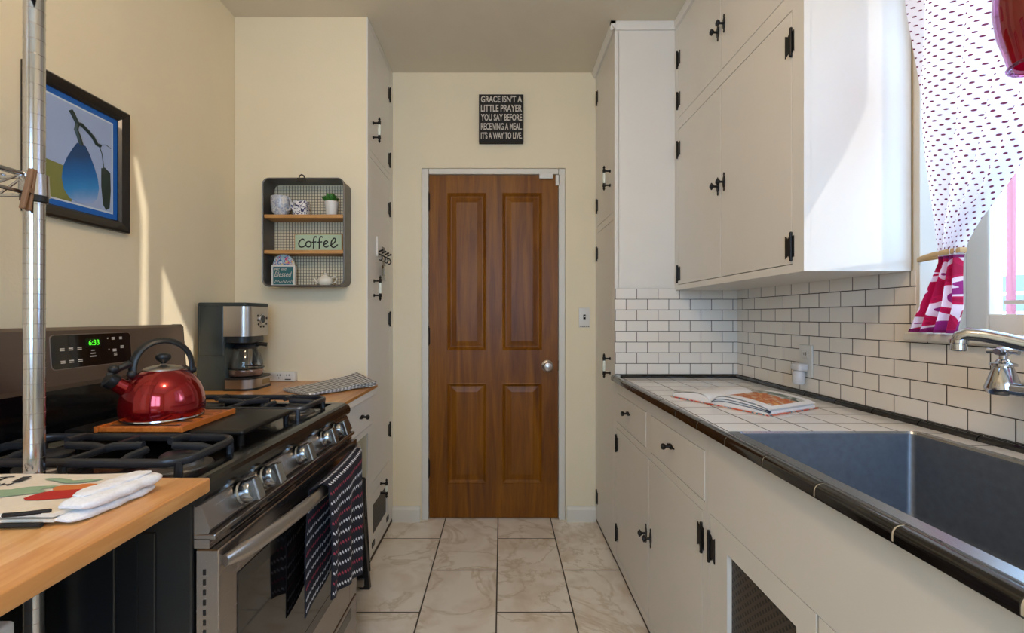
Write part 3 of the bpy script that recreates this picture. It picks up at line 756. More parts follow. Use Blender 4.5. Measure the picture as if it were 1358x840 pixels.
m = MB(); h = ho[2]; op = (2.235, 2.515, .105, .262); frame_faces(m, TX, 1, h[0]+.002, h[1]-.002, h[2]+.002, h[3]-.002, [op], .018); d2 = obj('door', m, M['white'], t)
m = MB(); m.box(TX-.012, op[0], op[2], TX-.008, op[1], op[3]); obj('mesh_panel', m, M['mesh'], d2)
pull(f, 2.375, .292, d2, .07)
for yy in (2.235, 2.515):
    m = MB(); m.box(TX+.0005, yy-.022, .058, TX+.004, yy+.022, .085, .001); obj('hinge', m, M['iron'], d2)

t = thing('key_rack', 'small pale key rack with four black hooks on the left closet door', 'key rack', (TX, 2.4, 1.48))
m = MB(); m.box(TX+.0005, 2.29, 1.50, TX+.008, 2.50, 1.60, .002); m.m = 1; m.box(TX+.0082, 2.37, 1.535, TX+.0088, 2.43, 1.562); obj('plaque', m, [M['white'], M['gray']], t)
for k in range(4):
    y_ = 2.31+k*.058; m = MB()
    m.tube([(TX+.008, y_, 1.515), (TX+.022, y_, 1.508), (TX+.028, y_, 1.492), (TX+.02, y_, 1.480), (TX+.012, y_, 1.484)], .0035, 8); m.tube([(TX+.008, y_, 1.525), (TX+.026, y_, 1.532)], .004, 8); m.ball((TX+.027, y_, 1.533), .006, n=8); obj('hook', m, M['iron'], t)
t = thing('key_ring', 'ring of brass keys hanging from the key rack', 'keys', (TX+.02, 2.35, 1.40))
m = MB(); m.tube([(TX+.02+.002*math.sin(a), 2.358+.012*math.cos(a*math.pi/8), 1.470+.012*math.sin(a*math.pi/8)) for a in range(16)], .0015, 6, closed=True); obj('ring', m, M['brass'], t)
for k in (-1, 1):
    m = MB(); m.lathe([(.009, 0), (.009, .0018)], (TX+.02+.003*k, 2.358+.006*k, 1.452), 14, (1, .2*k, 0)); m.box(TX+.0195+.003*k, 2.3555+.008*k, 1.405, TX+.0213+.003*k, 2.3605+.008*k, 1.447); obj('key', m, M['brass'], t)
m = MB(); m.lathe([(.0, 0), (.038, 0), (.038, .004), (0, .004)], (TX+.016, 2.42, 1.425), 28, (1, .1, 0), sy=1.0, sx=1.5); m.tube([(TX+.018, 2.424, 1.47), (TX+.02, 2.426, 1.487)], .0015, 6)
tag(obj('key_tag', m, M['pltw']), 'white oval tag hanging from the key rack', 'tag')

# ------------------------------------------------------------------ left counter and drawer unit
t = thing('wood_counter', 'wooden countertop with white painted edge carrying the coffee maker', 'countertop', (-.9, 1.87, .85))
poly = [(XL+.001, 1.60), (-.556, 1.60), (-.556, 2.03), (-.632, YP-.001), (XL+.001, YP-.001)]
m = MB(); m.prism(poly, lambda p, q: (p[0], p[1], q), .8775, .889); obj('board', m, M['butcherL'], t)
m = MB(); m.prism([(XL+.002, 1.601), (-.5575, 1.601), (-.5575, 2.029), (-.634, YP-.002), (XL+.002, YP-.002)], lambda p, q: (p[0], p[1], q), .853, .877); obj('apron', m, M['white'], t)
t = thing('drawer_unit', 'white drawer unit hung below the wooden counter', 'cabinet', (-.9, 1.8, .69))
m = MB(); ho1 = (1.655, 2.012, .715, .846)
frame_faces(m, -.578, 1, 1.602, 2.03, .690, .852, [ho1]); m.box(-.598, 1.602, .690, -1.22, 2.03, .852)
m.prism([(-.578, 2.03), (-.641, YP-.002), (-.66, YP-.002), (-.60, 2.03)], lambda p, q: (p[0], p[1], q), .690, .852)
obj('body', m, M['white'], t)
dr = leaf_door('drawer', -.578, 1, *ho1, t, proud=.003, bev=.002)
knob(face_x(-.575, 1), 1.86, .780, dr, False, .062)

# black folding step stool in the open bay
t = thing('step_stool', 'black folding step stool standing under the wooden counter beside the oven', 'step stool', (-.75, 2.05, 0))
m = MB(); m.box(-.90, 2.005, .295, -.606, 2.035, .475, .012, 3); obj('step', m, M['blkplastic'], t)
m = MB(); m.box(-.885, 2.04, .05, -.612, 2.065, .27, .010, 3); obj('step', m, M['blkplastic'], t)
for sx, xa, xb in ((1, -.632, -.582), (-1, -.89, -.94)):
    m = MB(); m.prism([(xa+sx*.020, .47), (xa+sx*.024, .29), (xb+sx*.006, 0), (xb-sx*.030, 0), (xa-sx*.055, .05), (xa-sx*.055, .29), (xa-sx*.020, .47)], lambda p, q: (p[0], 2.012-(.47-p[1])*.055+q, p[1]), -.010, .014); m.tube([(xa, 2.06, .44), (xa+sx*.012, 2.10, .012)], .013, 8, ru=.009); obj('leg', m, M['blkplastic'], t)
m = MB(); m.box(-.93, 1.962, .018, -.598, 1.978, .050, .003)
m.m = 1
for k in range(5): m.box(-.90+k*.06, 1.9612, .03, -.87+k*.06, 1.9625, .038)
obj('crossbar', m, [M['steel'], M['dark']], t)
m = MB(); m.prism([(-.665, .40), (-.628, .345), (-.628, .42)], lambda p, q: (p[0], q, p[1]), 2.001, 2.0045); obj('sticker', m, M['pltw'], t)

# ------------------------------------------------------------------ gas range (turned a hair toward the room)
RX, RY0, RY1 = -.555, .826, 1.588
RC = Vector((RX, (RY0+RY1)/2, 0))
rng = thing('gas_range', 'stainless and black gas range with five chrome knobs under the red kettle', 'stove', RC)
t = rng
m = MB(); m.box(-1.16, RY0, .03, RX-.004, RY1, .862, .004)
for z0, z1, x0, x1 in ((.12, .78, -1.08, -.70), (.10, .80, -.66, -.625)):
    m.box(x0, RY0-.003, z0, x1, RY0+.01, z1, .0028, 2)
obj('body', m, M['blkp'], t)
for x in (-1.1, -.62):
    for y_ in (RY0+.05, RY1-.05): m = MB(); m.cyl((x, y_, 0), (x, y_, .031), .018); obj('foot', m, M['blkplastic'], t)
# cooktop with rolled front edge
m = MB(); cp_ = []
for k in range(9):
    a = math.pi/2-k/8*math.pi*.86; cp_.append((-.566+.031*math.cos(a), .867+.0245*math.sin(a)))
poly = [(-1.09, .892)] + [(-.60, .892)] + cp_ + [(-.56, .852), (-1.09, .852)]
well = [(-1.09, .8915), (-1.075, .8915), (-1.06, .882), (-.602, .882), (-.592, .8915)] + cp_ + [(-.56, .852), (-1.09, .852)]
m.prism(well, lambda p, q: (p[0], q, p[1]), RY0+.022, RY1-.022, False)
for a, c in ((RY0, RY0+.022), (RY1-.022, RY1)): m.prism(poly, lambda p, q: (p[0], q, p[1]), a, c, False)
obj('cooktop', m, M['blk'], t)
# control panel
m = MB(); pp = [(-.60, .852), (-.551, .852), (-.546, .846), (-.528, .803), (-.532, .795), (-.60, .79)]
m.prism(pp, lambda p, q: (p[0], q, p[1]), RY0+.004, RY1-.004); m.box(-.60, RY0+.004, .784, -.519, RY1-.004, .794, .002)
obj('control_panel', m, M['steeld'], t)
nrm = Vector((.047, 0, .015)).normalized()
for y_ in (.945, 1.035, 1.20, 1.36, 1.455):
    c = Vector((-.5375, y_, .826)); m = MB()
    m.lathe([(.026, 0), (.026, .004), (.023, .007), (.0225, .024), (.020, .027), (0, .0275)], c, 24, nrm)
    m.box(-.0125, -.0235, .016, .0125, .0235, .040, .003, 2, mat=Matrix.Translation(c) @ nrm.to_track_quat('Z', 'Y').to_matrix().to_4x4())
    obj('knob', m, M['knobm'], t)
# vent strip above the door
m = MB(); m.box(-.60, RY0+.004, .768, -.530, RY1-.004, .784); m.m = 1
for k in range(5): m.box(-.5305, RY0+.07+k*.135, .772, -.5285, RY0+.17+k*.135, .779)
obj('vent_strip', m, [M['steeld'], M['dark']], t)
# oven door
DXF = -.512
m = MB(); op = (RY0+.062, RY1-.075, .34, .69)
for a0, a1, b0, b1 in rects_minus(RY0+.003, RY1-.003, .235, .766, [op]): m.box(DXF, a0, b0, RX, a1, b1, .002, 1)
m.m = 1
for k in range(26): m.box(RX+.014, RY0+.0022, .72-k*.0185, RX+.019, RY0+.004, .73-k*.0185)
od = obj('door', m, [M['steeld'], M['dark']], t)
m = MB(); m.box(DXF+.0012, op[0]-.003, op[2]-.003, RX-.001, op[1]+.003, op[3]+.003, .001, 1); m.m = 1
for a0, a1, b0, b1 in rects_minus(op[0]-.002, op[1]+.002, op[2]-.002, op[3]+.002, [(op[0]+.028, op[1]-.028, op[2]+.03, op[3]-.03)]): m.box(DXF+.0012, a0, b0, DXF+.0018, a1, b1)
obj('window', m, [M['blkglass'], M['blk']], od)
m = MB(); hp = []
for k in range(21):
    q = k/20; y_ = RY0+.012+q*(RY1-RY0-.024); e = 1-(2*q-1)**2
    hp.append((DXF+.006+.047*e**.75, y_, .742))
m.tube(hp, [.011]+[.0175]*19+[.011], 14, ru=.0095)
obj('handle', m, M['steel'], od)
m = MB(); m.box(RX-.02, RY0+.004, .045, DXF, RY1-.004, .228, .004); m.m = 1; m.box(DXF-.001, RY0+.06, .175, DXF+.0006, RY1-.06, .212)
obj('drawer', m, [M['steeld'], M['blk']], t)
# backguard
m = MB(); bgp = [(-1.145, .885), (-1.095, .885), (-1.098, 1.012), (-1.118, 1.022), (-1.128, 1.158), (-1.136, 1.167), (-1.165, 1.167), (-1.165, .885)]
m.m = 1; m.prism(bgp, lambda p, q: (p[0], q, p[1]), RY1-.006, RY1); m.prism(bgp, lambda p, q: (p[0], q, p[1]), RY0, RY0+.006)
m.m = 0; m.prism([(-1.095, 1.012), (-1.117, 1.02), (-1.1265, 1.158), (-1.135, 1.166), (-1.164, 1.166), (-1.164, 1.012)], lambda p, q: (p[0], q, p[1]), RY0+.006, RY1-.006)
m.m = 1; m.box(-1.16, RY0+.006, .885, -1.094, RY1-.006, 1.0125)
obj('backguard', m, [M['steelb'], M['blk']], t)
# control display on the backguard
def bgpt(y_, z, o): return Vector((-1.1175-(z-1.022)*.0716+o, y_, z))
D0, D1, E0, E1 = 1.12, 1.357, 1.060, 1.146
m = MB(); pr = rrect(D0, D1, E0, E1, .010, 4); m.m = 1; m.prism(rrect(D0-.002, D1+.002, E0-.002, E1+.002, .011, 4), lambda p, q: bgpt(p[0], p[1], q), .0002, .0016)
m.m = 0; m.prism(pr, lambda p, q: bgpt(p[0], p[1], q), .0012, .0026); dp = obj('display_panel', m, [M['blkglass'], M['steel']], t)
nb = Vector((0, 0, 1)); nv = (bgpt(0, 1.1, 0)-bgpt(0, 1.0, 0)).normalized()
m = MB(); m.prism([(D0+.092, 1.112), (D0+.137, 1.112), (D0+.137, 1.134), (D0+.092, 1.134)], lambda p, q: bgpt(p[0], p[1], q), .0024, .0029); m.m = 1
m.text('6:33', bgpt(D0+.101, 1.1155, .0029), (0, 1, 0), nv, .031, .0145, .0005); obj('clock', m, [M['ledback'], M['green_led']], dp)
m = MB()
for (dy, dz, w_) in ((.027, .040, .012), (.050, .040, .012), (.027, .008, .012), (.050, .008, .012), (.074, .040, .012), (.074, .008, .012), (.178, .062, .010), (.203, .062, .009), (.180, .028, .012), (.206, .036, .011), (.112, .030, .010), (.112, .022, .014), (.112, .014, .018), (.182, .016, .010)):
    y_, z = D0+dy-w_/2, E0+.010+dz
    for j_ in range(2 if w_ < .0125 and dz not in (.03,) else 1):
        m.prism([(y_, z-j_*.0045), (y_+w_, z-j_*.0045), (y_+w_, z+.0026-j_*.0045), (y_, z+.0026-j_*.0045)], lambda p, q: bgpt(p[0], p[1], q), .0024, .0029)
for dy, dz in ((.16, .062), (.162, .03)): m.prism([(D0+dy+.002*math.cos(a), E0+.01+dz+.002*math.sin(a)) for a in (0, 1, 2, 3, 4, 5)], lambda p, q: bgpt(p[0], p[1], q), .0024, .0029)
obj('lettering', m, M['chalk'], dp)
# burners
def burner(x, y_, r):
    m = MB(); m.lathe([(r+.022, 0), (r+.02, .003), (r+.004, .005), (r+.002, .016)], (x, y_, .8822), 28); bo = obj('burner', m, M['gray'], t)
    m = MB(); m.lathe([(r, .0), (r+.003, .003), (r+.003, .008), (r-.003, .012), (0, .0125)], (x, y_, .8982), 28); obj('burner_cap', m, M['cast'], bo)
BL = ((-.665, .945), (-.945, .945)); BR = ((-.665, 1.465), (-.945, 1.465))
for x, y_ in BL: burner(x, y_, .036)
for x, y_ in BR: burner(x, y_, .033)
burner(-.80, 1.205, .03)
def grate(y0, y1, cs):
    m = MB(); zt = .921; x0, x1 = -1.058, -.603
    pr = [(x, y_, zt-.006) for x, y_ in rrect(x0, x1, y0, y1, .045, 5)]
    m.tube(pr, .009, 8, closed=True, ru=.0075)
    m.tube([((x0+x1)/2, y0, zt-.006), ((x0+x1)/2, y1, zt-.006)], .007, 8, ru=.006)
    for cx, cy in cs:
        hw = (x1-x0)/4
        for a, L in ((0, hw), (180, hw), (90, (y1-y0)/2), (270, (y1-y0)/2)):
            dx, dy = math.cos(math.radians(a)), math.sin(math.radians(a))
            fx = ((x0+x1)/2 + (hw if cx > (x0+x1)/2 else -hw))
            e = Vector((fx, (y0+y1)/2, 0))
            m.tube([(e.x+dx*L, e.y+dy*L, zt-.006), (e.x+dx*L*.8, e.y+dy*L*.8, zt), (e.x+dx*.032, e.y+dy*.032, zt+.002)], [.009, .009, .008], 8, ru=.007)
    for x in (x0+.012, x1-.012, (x0+x1)/2):
        for y_ in (y0+(.012 if x != (x0+x1)/2 else 0), y1-(.012 if x != (x0+x1)/2 else 0)): m.tube([(x, y_, .8825), (x, y_, zt-.006)], [.008, .007], 8)
    return obj('grate', m, M['cast'], t)
grate(RY0+.030, RY0+.215, BL); grate(RY1-.240, RY1-.030, BR)
m = MB(); m.box(-1.05, 1.078, .908, -.615, 1.335, .9215, .006, 3)
for x in (-1.03, -.63):
    for y_ in (1.095, 1.318): m.cyl((x, y_, .8822), (x, y_, .909), .008, n=10)
obj('griddle_plate', m, M['plate'], t)
rng.rotation_euler.z = math.radians(-.86)

# trivet and kettle
t = MB(); t.box(-.945, 1.060, .9225, -.752, 1.262, .9345, .002, 2)
t.m = 1
for k in range(5): t.box(-.93, 1.075+k*.04, .9345, -.765, 1.083+k*.04, .935)
t.m = 0; t.box(-.952, 1.056, .9228, -.945, 1.268, .9365, .001); t.box(-.752, 1.056, .9228, -.745, 1.268, .9365, .001)
tag(obj('trivet', t, [M['trivw'], M['dark']]), 'square wooden trivet under the red kettle', 'trivet')
KC = Vector((-.868, 1.162, .936))
t = thing('kettle', 'shiny red whistling kettle with black arched handle on the stove', 'kettle', KC)
m = MB(); m.lathe([(.092, 0), (.101, .002), (.105, .006), (.1075, .012), (.109, .03), (.108, .055), (.1035, .08), (.095, .102), (.082, .121), (.066, .136), (.050, .146), (.046, .148)], KC, 56); obj('body', m, M['red'], t)
m = MB(); m.lathe([(.094, -.0005), (.1035, .001), (.1065, .004), (.106, .0075), (.104, .009)], KC, 48, cap=False); obj('base_ring', m, M['chrome'], t)
m = MB(); m.lathe([(.052, .1445), (.052, .148), (.046, .153), (.03, .1575), (.010, .160), (.006, .165)], KC, 40); lid = obj('lid', m, M['steel'], t)
m = MB(); m.lathe([(.006, .160), (.009, .168), (.0175, .174), (.0205, .182), (.019, .190), (.012, .195), (0, .196)], KC, 24); obj('lid_knob', m, M['blkplastic'], lid)
hd = Vector((-.62, -.78, 0)).normalized()                       # spout direction
m = MB(); pts = []
for k in range(17):
    a = math.pi*k/16; pts.append(KC + hd*(.076*math.cos(a)) + Vector((0, 0, .136+.098*math.sin(a)**.8)))
m.tube(pts, .012, 10, ru=.0075)
pv = hd.cross(Vector((0, 0, 1)))
m.ball(pts[0]+Vector((0, 0, .002)), .013, (1, 1, 1.1)); m.ball(pts[-1]+Vector((0, 0, .002)), .012)
obj('handle', m, M['blkplastic'], t)
m = MB(); s0 = KC+hd*.078+Vector((0, 0, .088)); sd = (hd*.8+Vector((0, 0, .62))).normalized()
m.tube([s0, s0+sd*.03, s0+sd*.048], [.024, .021, .0195], 20); obj('spout', m, M['red'], t)
m = MB(); m.tube([s0+sd*.045, s0+sd*.05, s0+sd*.068, s0+sd*.074], [.0205, .023, .0225, .012], 20)
m.tube([s0+sd*.066+Vector((0, 0, .01)), s0+sd*.058-hd*.02+Vector((0, 0, .035)), s0+sd*.05-hd*.035+Vector((0, 0, .05)), pts[1]], [.008, .009, .011, .008], 8)
m.ball(s0+sd*.05+Vector((0, 0, .038)), .014); obj('whistle_cap', m, M['blkplastic'], t)

t.scale = (.84, .84, .84)

# navy towel over the oven handle
def bow(y_):
    q = min(max((y_-RY0-.012)/(RY1-RY0-.024), 0), 1); return DXF+.006+.047*(1-(2*q-1)**2)**.75+(y_-RC.y)*.015
def towel(u, v):
    s_ = (v-.5)*.74; k = max(abs(s_)-.03, 0); g = min(1, k*6); c_ = min(abs(s_), .03)
    if s_ >= 0:
        y_ = 1.155+.315*u-.05*k*u
        x = bow(y_)+.002+c_*.55+g*(.007*math.sin(u*15+.6)+.004*math.sin(u*6+8*k))
        return (x, y_, .7655-c_*.1-k*(.86+.28*u))
    y_ = 1.125+.31*u; x = bow(y_)+.002-c_*.6-g*.3*c_-g*(.003*math.sin(u*11))
    return (x, y_, .7655-c_*.1-k*(.94-.2*u))
m = MB(); m.grid(towel, 48, 66, .003)
tw = tag(obj('dish_towel', m, M['oventowel']), 'navy dish towel with dotted rows draped over the oven handle', 'towel')

# coffee maker
t = thing('coffee_maker', 'black and stainless drip coffee maker on the wooden counter', 'coffee maker', (-1.14, 1.94, .889))
ZL = .8895; cy0, cy1 = 1.85, 2.03
m = MB()
m.prism([(-1.243, 1.135-.0), (-1.243, 1.247), (-1.132, 1.247), (-1.132, 1.09), (-1.135, .98), (-1.13, .93), (-1.125, ZL), (-1.252, ZL), (-1.249, .95), (-1.243, 1.05)], lambda p, q: (p[0], q, p[1]), cy0+.004, cy1-.004)
m.box(-1.243, cy0, 1.235, -1.045, cy1, 1.2515, .006, 3); m.box(-1.24, cy0-.0, 1.03, -1.135, cy1, 1.24, .008, 3)
obj('body', m, M['dkplastic'], t)
def dshape(x0, x1, y0, y1, r, n=8):
    out = [(x0, y0)]
    for k in range(n+1): a = -math.pi/2+k/n*math.pi/2; out.append((x1-r+r*math.cos(a), y0+r+r*math.sin(a)))
    for k in range(n+1): a = k/n*math.pi/2; out.append((x1-r+r*math.cos(a), y1-r+r*math.sin(a)))
    return out + [(x0, y1)]
m = MB(); m.prism(dshape(-1.136, -1.034, cy0-.002, cy1+.002, .035), lambda p, q: (p[0], p[1], q), 1.112, 1.236, True); hd_ = obj('brew_head', m, M['steel'], t)
m = MB(); m.lathe([(.021, 0), (.021, .003), (.018, .004)], (-1.034, 1.955, 1.183), 24, (1, 0, 0)); m.m = 1; m.lathe([(.017, .0035), (.017, .0048), (0, .0048)], (-1.034, 1.955, 1.183), 24, (1, 0, 0))
for dy, dz in ((-.034, .014), (-.034, -.004), (-.030, -.022), (-.012, -.032), (.012, -.032), (.034, -.02), (.036, .004)): m.lathe([(.005, 0), (.005, .0025), (0, .003)], (-1.0345, 1.955+dy, 1.183+dz), 10, (1, 0, 0))
obj('control_buttons', m, [M['chrome'], M['blkplastic']], hd_)
m = MB(); m.prism(dshape(-1.15, -1.045, cy0+.01, cy1-.01, .04), lambda p, q: (p[0], p[1], q), 1.085, 1.113, True); m.lathe([(.05, 0), (.03, -.025), (.014, -.03)], (-1.098, 1.94, 1.086), 24); obj('filter_basket', m, M['blkplastic'], t)
m = MB(); m.prism(dshape(-1.13, -1.02, cy0-.001, cy1+.001, .05), lambda p, q: (p[0], p[1], q), .897, .934, True); m.m = 1
m.prism(dshape(-1.135, -1.016, cy0-.003, cy1+.003, .05), lambda p, q: (p[0], p[1], q), ZL, .8975, True); m.prism(dshape(-1.13, -1.018, cy0-.003, cy1+.003, .05), lambda p, q: (p[0], p[1], q), .934, .941, True); m.m = 2
m.box(-1.0205, 1.93, .905, -1.0190, 1.99, .926); obj('warming_base', m, [M['steel'], M['blkplastic'], M['brass']], t)
cc = Vector((-1.098, 1.94, .9415))
m = MB(); m.lathe([(.062, .002), (.068, .008), (.069, .03), (.067, .06), (.058, .09), (.046, .108), (.045, .118)], cc, 36, cap=False); cf = obj('carafe', m, M['glass'], t)
m = MB(); m.lathe([(.0, 0), (.060, 0), (.067, .004), (.0695, .012), (.0695, .024), (.0685, .028)], cc, 36); obj('carafe_base', m, P('carafe_base_tint', '6B5348', .15, .4), cf)
m = MB(); m.lathe([(.047, .116), (.049, .122), (.044, .131), (.02, .136), (0, .137)], cc, 30); m.tube([cc+Vector((.03, .01, .128)), cc+Vector((.055, .02, .134)), cc+Vector((.078, .03, .130))], .009, 8, ru=.014); obj('carafe_lid', m, M['blkplastic'], cf)
m = MB(); m.tube([cc+Vector((-.006, .062, .126)), cc+Vector((-.006, .084, .122)), cc+Vector((-.006, .088, .09)), cc+Vector((-.006, .084, .05)), cc+Vector((-.005, .068, .034))], .008, 8, ru=.012); m.tube([cc+Vector((.0705*math.cos(a/12*math.pi*2), .0705*math.sin(a/12*math.pi*2), .034)) for a in range(12)], .003, 6, closed=True); obj('carafe_handle', m, M['blkplastic'], cf)

# power strip
t = thing('power_strip', 'white power strip against the wall behind the coffee maker', 'power strip', (-1.05, YP-.02, .8895))
m = MB(); m.box(-1.16, YP-.034, .8895, -.968, YP-.0005, .934, .004, 3); obj('housing', m, M['pltw'], t)
for k in range(4):
    m = MB(); x = -1.125+k*.042; y_ = YP-.0345
    m.box(x-.007, y_-.0008, .916, x-.0045, y_+.001, .924); m.box(x+.0045, y_-.0008, .916, x+.007, y_+.001, .924); m.ball((x, y_, .907), .003, n=8) if k < 3 else m.box(x-.014, y_-.0006, .898, x+.014, y_+.001, .902)
    obj('socket', m, M['dark'], t)

# checkered towel
A, Bp, Cc, Dd = Vector((-.888, 1.85, 0)), Vector((-.73, 1.715, 0)), Vector((-.545, 1.965, 0)), Vector((-.672, 2.09, 0))
def ct(lift, sh, drop=0):
    def fn(u, v):
        p = A*(1-u)*(1-v)+Dd*u*(1-v)+Cc*u*v+Bp*(1-u)*v
        z = .8905 + lift*(.6+.9*u) + .022*u*u*(1-v)*(1 if lift > .004 else .2) + .0015*math.sin(u*14+v*5)*(.3+u)
        if u > .9 and v > .6: z -= drop*(u-.9)*10*(v-.6)
        return (p.x+sh*.002, p.y-sh*.003, max(z, .8897+lift*.3))
    return fn
m = MB()
for k, l in enumerate((.0035, .0085, .0135)): m.grid(ct(l, k, .004), 30, 14, .0032)
def edge(u, v):
    a = v*math.pi; p = A*(1-u)+Bp*u; nn = (A-Dd).normalized(); return p+nn*.004*math.sin(a)+Vector((0, 0, .8905+.004+.0055*math.cos(a)+.0015))
m.grid(edge, 16, 8, .002)
tag(obj('kitchen_towel', m, M['check']), 'folded black and white checkered towel on the wooden counter corner', 'towel')

# ------------------------------------------------------------------ wall shelf with ornaments
SX0, SX1, SYF, SZ0, SZ1 = -1.082, -.714, 2.05, 1.333, 1.820
t = thing('wall_shelf', 'grey tin wall shelf with wire back and two wooden boards', 'shelf', ((SX0+SX1)/2, YP, SZ0))
m = MB(); n = 6
outer, inner = rrect(SX0, SX1, SZ0, SZ1, .03, n), rrect(SX0+.003, SX1-.003, SZ0+.003, SZ1-.003, .028, n)
RO = [[m.bm.verts.new((x, y_, z)) for x, z in q] for q, y_ in ((outer, YP-.002), (outer, SYF), (inner, SYF), (inner, YP-.002))]
m.loft(RO, cap=False, smooth=False, closed=True)
m.tube([(x, SYF, z) for x, z in outer], .004, 8, closed=True); obj('tin_frame', m, M['gray'], t)
m = MB(); g_ = .0135; x = SX0+.008
while x < SX1-.005: m.box(x-.0007, YP-.0045, SZ0+.006, x+.0007, YP-.0031, SZ1-.006); x += g_
z = SZ0+.012
while z < SZ1-.005: m.box(SX0+.006, YP-.0062, z-.0007, SX1-.006, YP-.0047, z+.0007); z += g_
obj('wire_back', m, M['wire'], t)
for z in (1.658, 1.496):
    m = MB(); m.box(SX0+.004, SYF+.004, z-.016, SX1-.004, YP-.0065, z, .002); obj('board', m, M['shelfw'], t)
m = MB(); xm = -.905; m.tube([(xm-.012, SYF, SZ1), (xm-.01, SYF, SZ1+.012), (xm, SYF, SZ1+.018), (xm+.01, SYF, SZ1+.012), (xm+.012, SYF, SZ1)], .003, 8); m.box(xm-.02, SYF-.005, SZ1-.014, xm+.02, SYF-.001, SZ1+.002, .001); obj('hanger', m, M['wire'], t)

t = thing('mug', 'pale blue-grey patterned mug at the left end of the top tin shelf', 'mug', (-1.02, 2.095, 1.659))
mc = Vector((-1.022, 2.095, 1.6585))
m = MB(); m.lathe([(.026, 0), (.027, .005), (.038, .02), (.042, .045), (.043, .088), (.040, .088), (.039, .045), (.034, .02), (0, .012)], mc, 32); obj('cup', m, M['paleprint'], t)
m = MB(); m.tube([mc+Vector((.036, -.02, .072)), mc+Vector((.055, -.028, .074)), mc+Vector((.064, -.032, .05)), mc+Vector((.054, -.028, .024)), mc+Vector((.036, -.02, .02))], .005, 8); obj('handle', m, M['paleprint'], t)
t = thing('mug', 'square white mug with dark blue print beside the pale mug', 'mug', (-.945, 2.1, 1.659))
m = MB(); m.box(-.962, 2.078, 1.6588, -.900, 2.132, 1.73, .006, 3); obj('cup', m, M['blueprint'], t)
m = MB(); mc = Vector((-.940, 2.078, 1.694)); m.tube([mc+Vector((-.004, 0, .024)), mc+Vector((-.012, -.018, .016)), mc+Vector((-.014, -.02, -.004)), mc+Vector((-.006, -.006, -.022))], .0045, 8); obj('handle', m, M['blueprint'], t)
t = thing('potted_plant', 'tiny green plant in a white pot on the top tin shelf', 'plant', (-.79, 2.095, 1.659))
pcn = Vector((-.786, 2.095, 1.6585)); m = MB(); m.lathe([(.022, 0), (.0235, .003), (.031, .062), (.031, .066), (.028, .066), (.026, .055), (0, .055)], pcn, 28); obj('pot', m, M['pltw'], t)
m = MB(); random.seed(3)
for k in range(120):
    a, r, hh = random.uniform(0, 6.28), random.uniform(.2, 1), random.uniform(.2, 1)
    b0 = pcn+Vector((.01*math.cos(a), .01*math.sin(a), .056)); d_ = Vector((math.cos(a)*r*.034-.008*hh, math.sin(a)*r*.03, .012+.045*hh*(1.15-r*.7)))
    tip = b0+d_; sd_ = Vector((-math.sin(a), math.cos(a), .3))*.0055
    mid = b0+d_*.6; vs = [m.bm.verts.new(q) for q in (mid, mid+d_*.2+sd_, tip, mid+d_*.2-sd_)]
    m.face(vs); 
    if k % 3 == 0: m.tube([b0, mid], .0009, 5)
obj('foliage', m, M['leaf'], t)
# coffee sign
t = thing('coffee_sign', 'pale green wooden sign reading coffee on the middle tin shelf', 'sign', (-.85, 2.10, 1.4965))
m = MB(); m.box(-.962, 2.100, 1.4965, -.738, 2.118, 1.578, .002); m.m = 1; m.box(-.958, 2.0985, 1.500, -.742, 2.101, 1.5745, .001); obj('board', m, [M['shelfw'], M['coffeegr']], t)
m = MB()
def stroke(pts, r=.0034, sc=.036, ox=0.0, oz=1.516):
    out = []
    for i in range(len(pts)-1):
        for q in range(4):
            p0, p1, p2, p3 = [Vector(pts[min(max(i+j_, 0), len(pts)-1)]+(0,)) for j_ in (-1, 0, 1, 2)]
            w_ = q/4; out.append(.5*((2*p1)+(-p0+p2)*w_+(2*p0-5*p1+4*p2-p3)*w_**2+(-p0+3*p1-3*p2+p3)*w_**3))
    out.append(Vector(pts[-1]+(0,)))
    m.tube([(ox+p.x*sc, 2.0982, oz+p.y*sc) for p in out], r, 6, ru=.0008, up=None)
stroke([(.75, .85), (.5, 1.05), (.15, .8), (.0, .4), (.2, .02), (.6, .05), (.85, .25)], ox=-.940)
stroke([(.4, .75), (.1, .6), (.05, .2), (.35, 0), (.65, .2), (.65, .6), (.4, .75)], ox=-.908)
stroke([(.75, 1.25), (.5, 1.35), (.3, 1.0), (.3, .3), (.28, -.2)], ox=-.882); stroke([(.05, .62), (.65, .68)], ox=-.882)
stroke([(.75, 1.25), (.5, 1.35), (.3, 1.0), (.3, .3), (.28, -.2)], ox=-.855); stroke([(.05, .62), (.65, .68)], ox=-.855)
stroke([(.05, .3), (.4, .45), (.6, .65), (.4, .8), (.12, .55), (.15, .15), (.45, .0), (.75, .2)], ox=-.828)
stroke([(.0, .2), (.5, .5), (.75, .9), (.55, 1.15), (.2, .7), (.2, .15), (.5, -.05), (.9, .2), (1.0, .35)], ox=-.796)
obj('lettering', m, M['ink'], t)
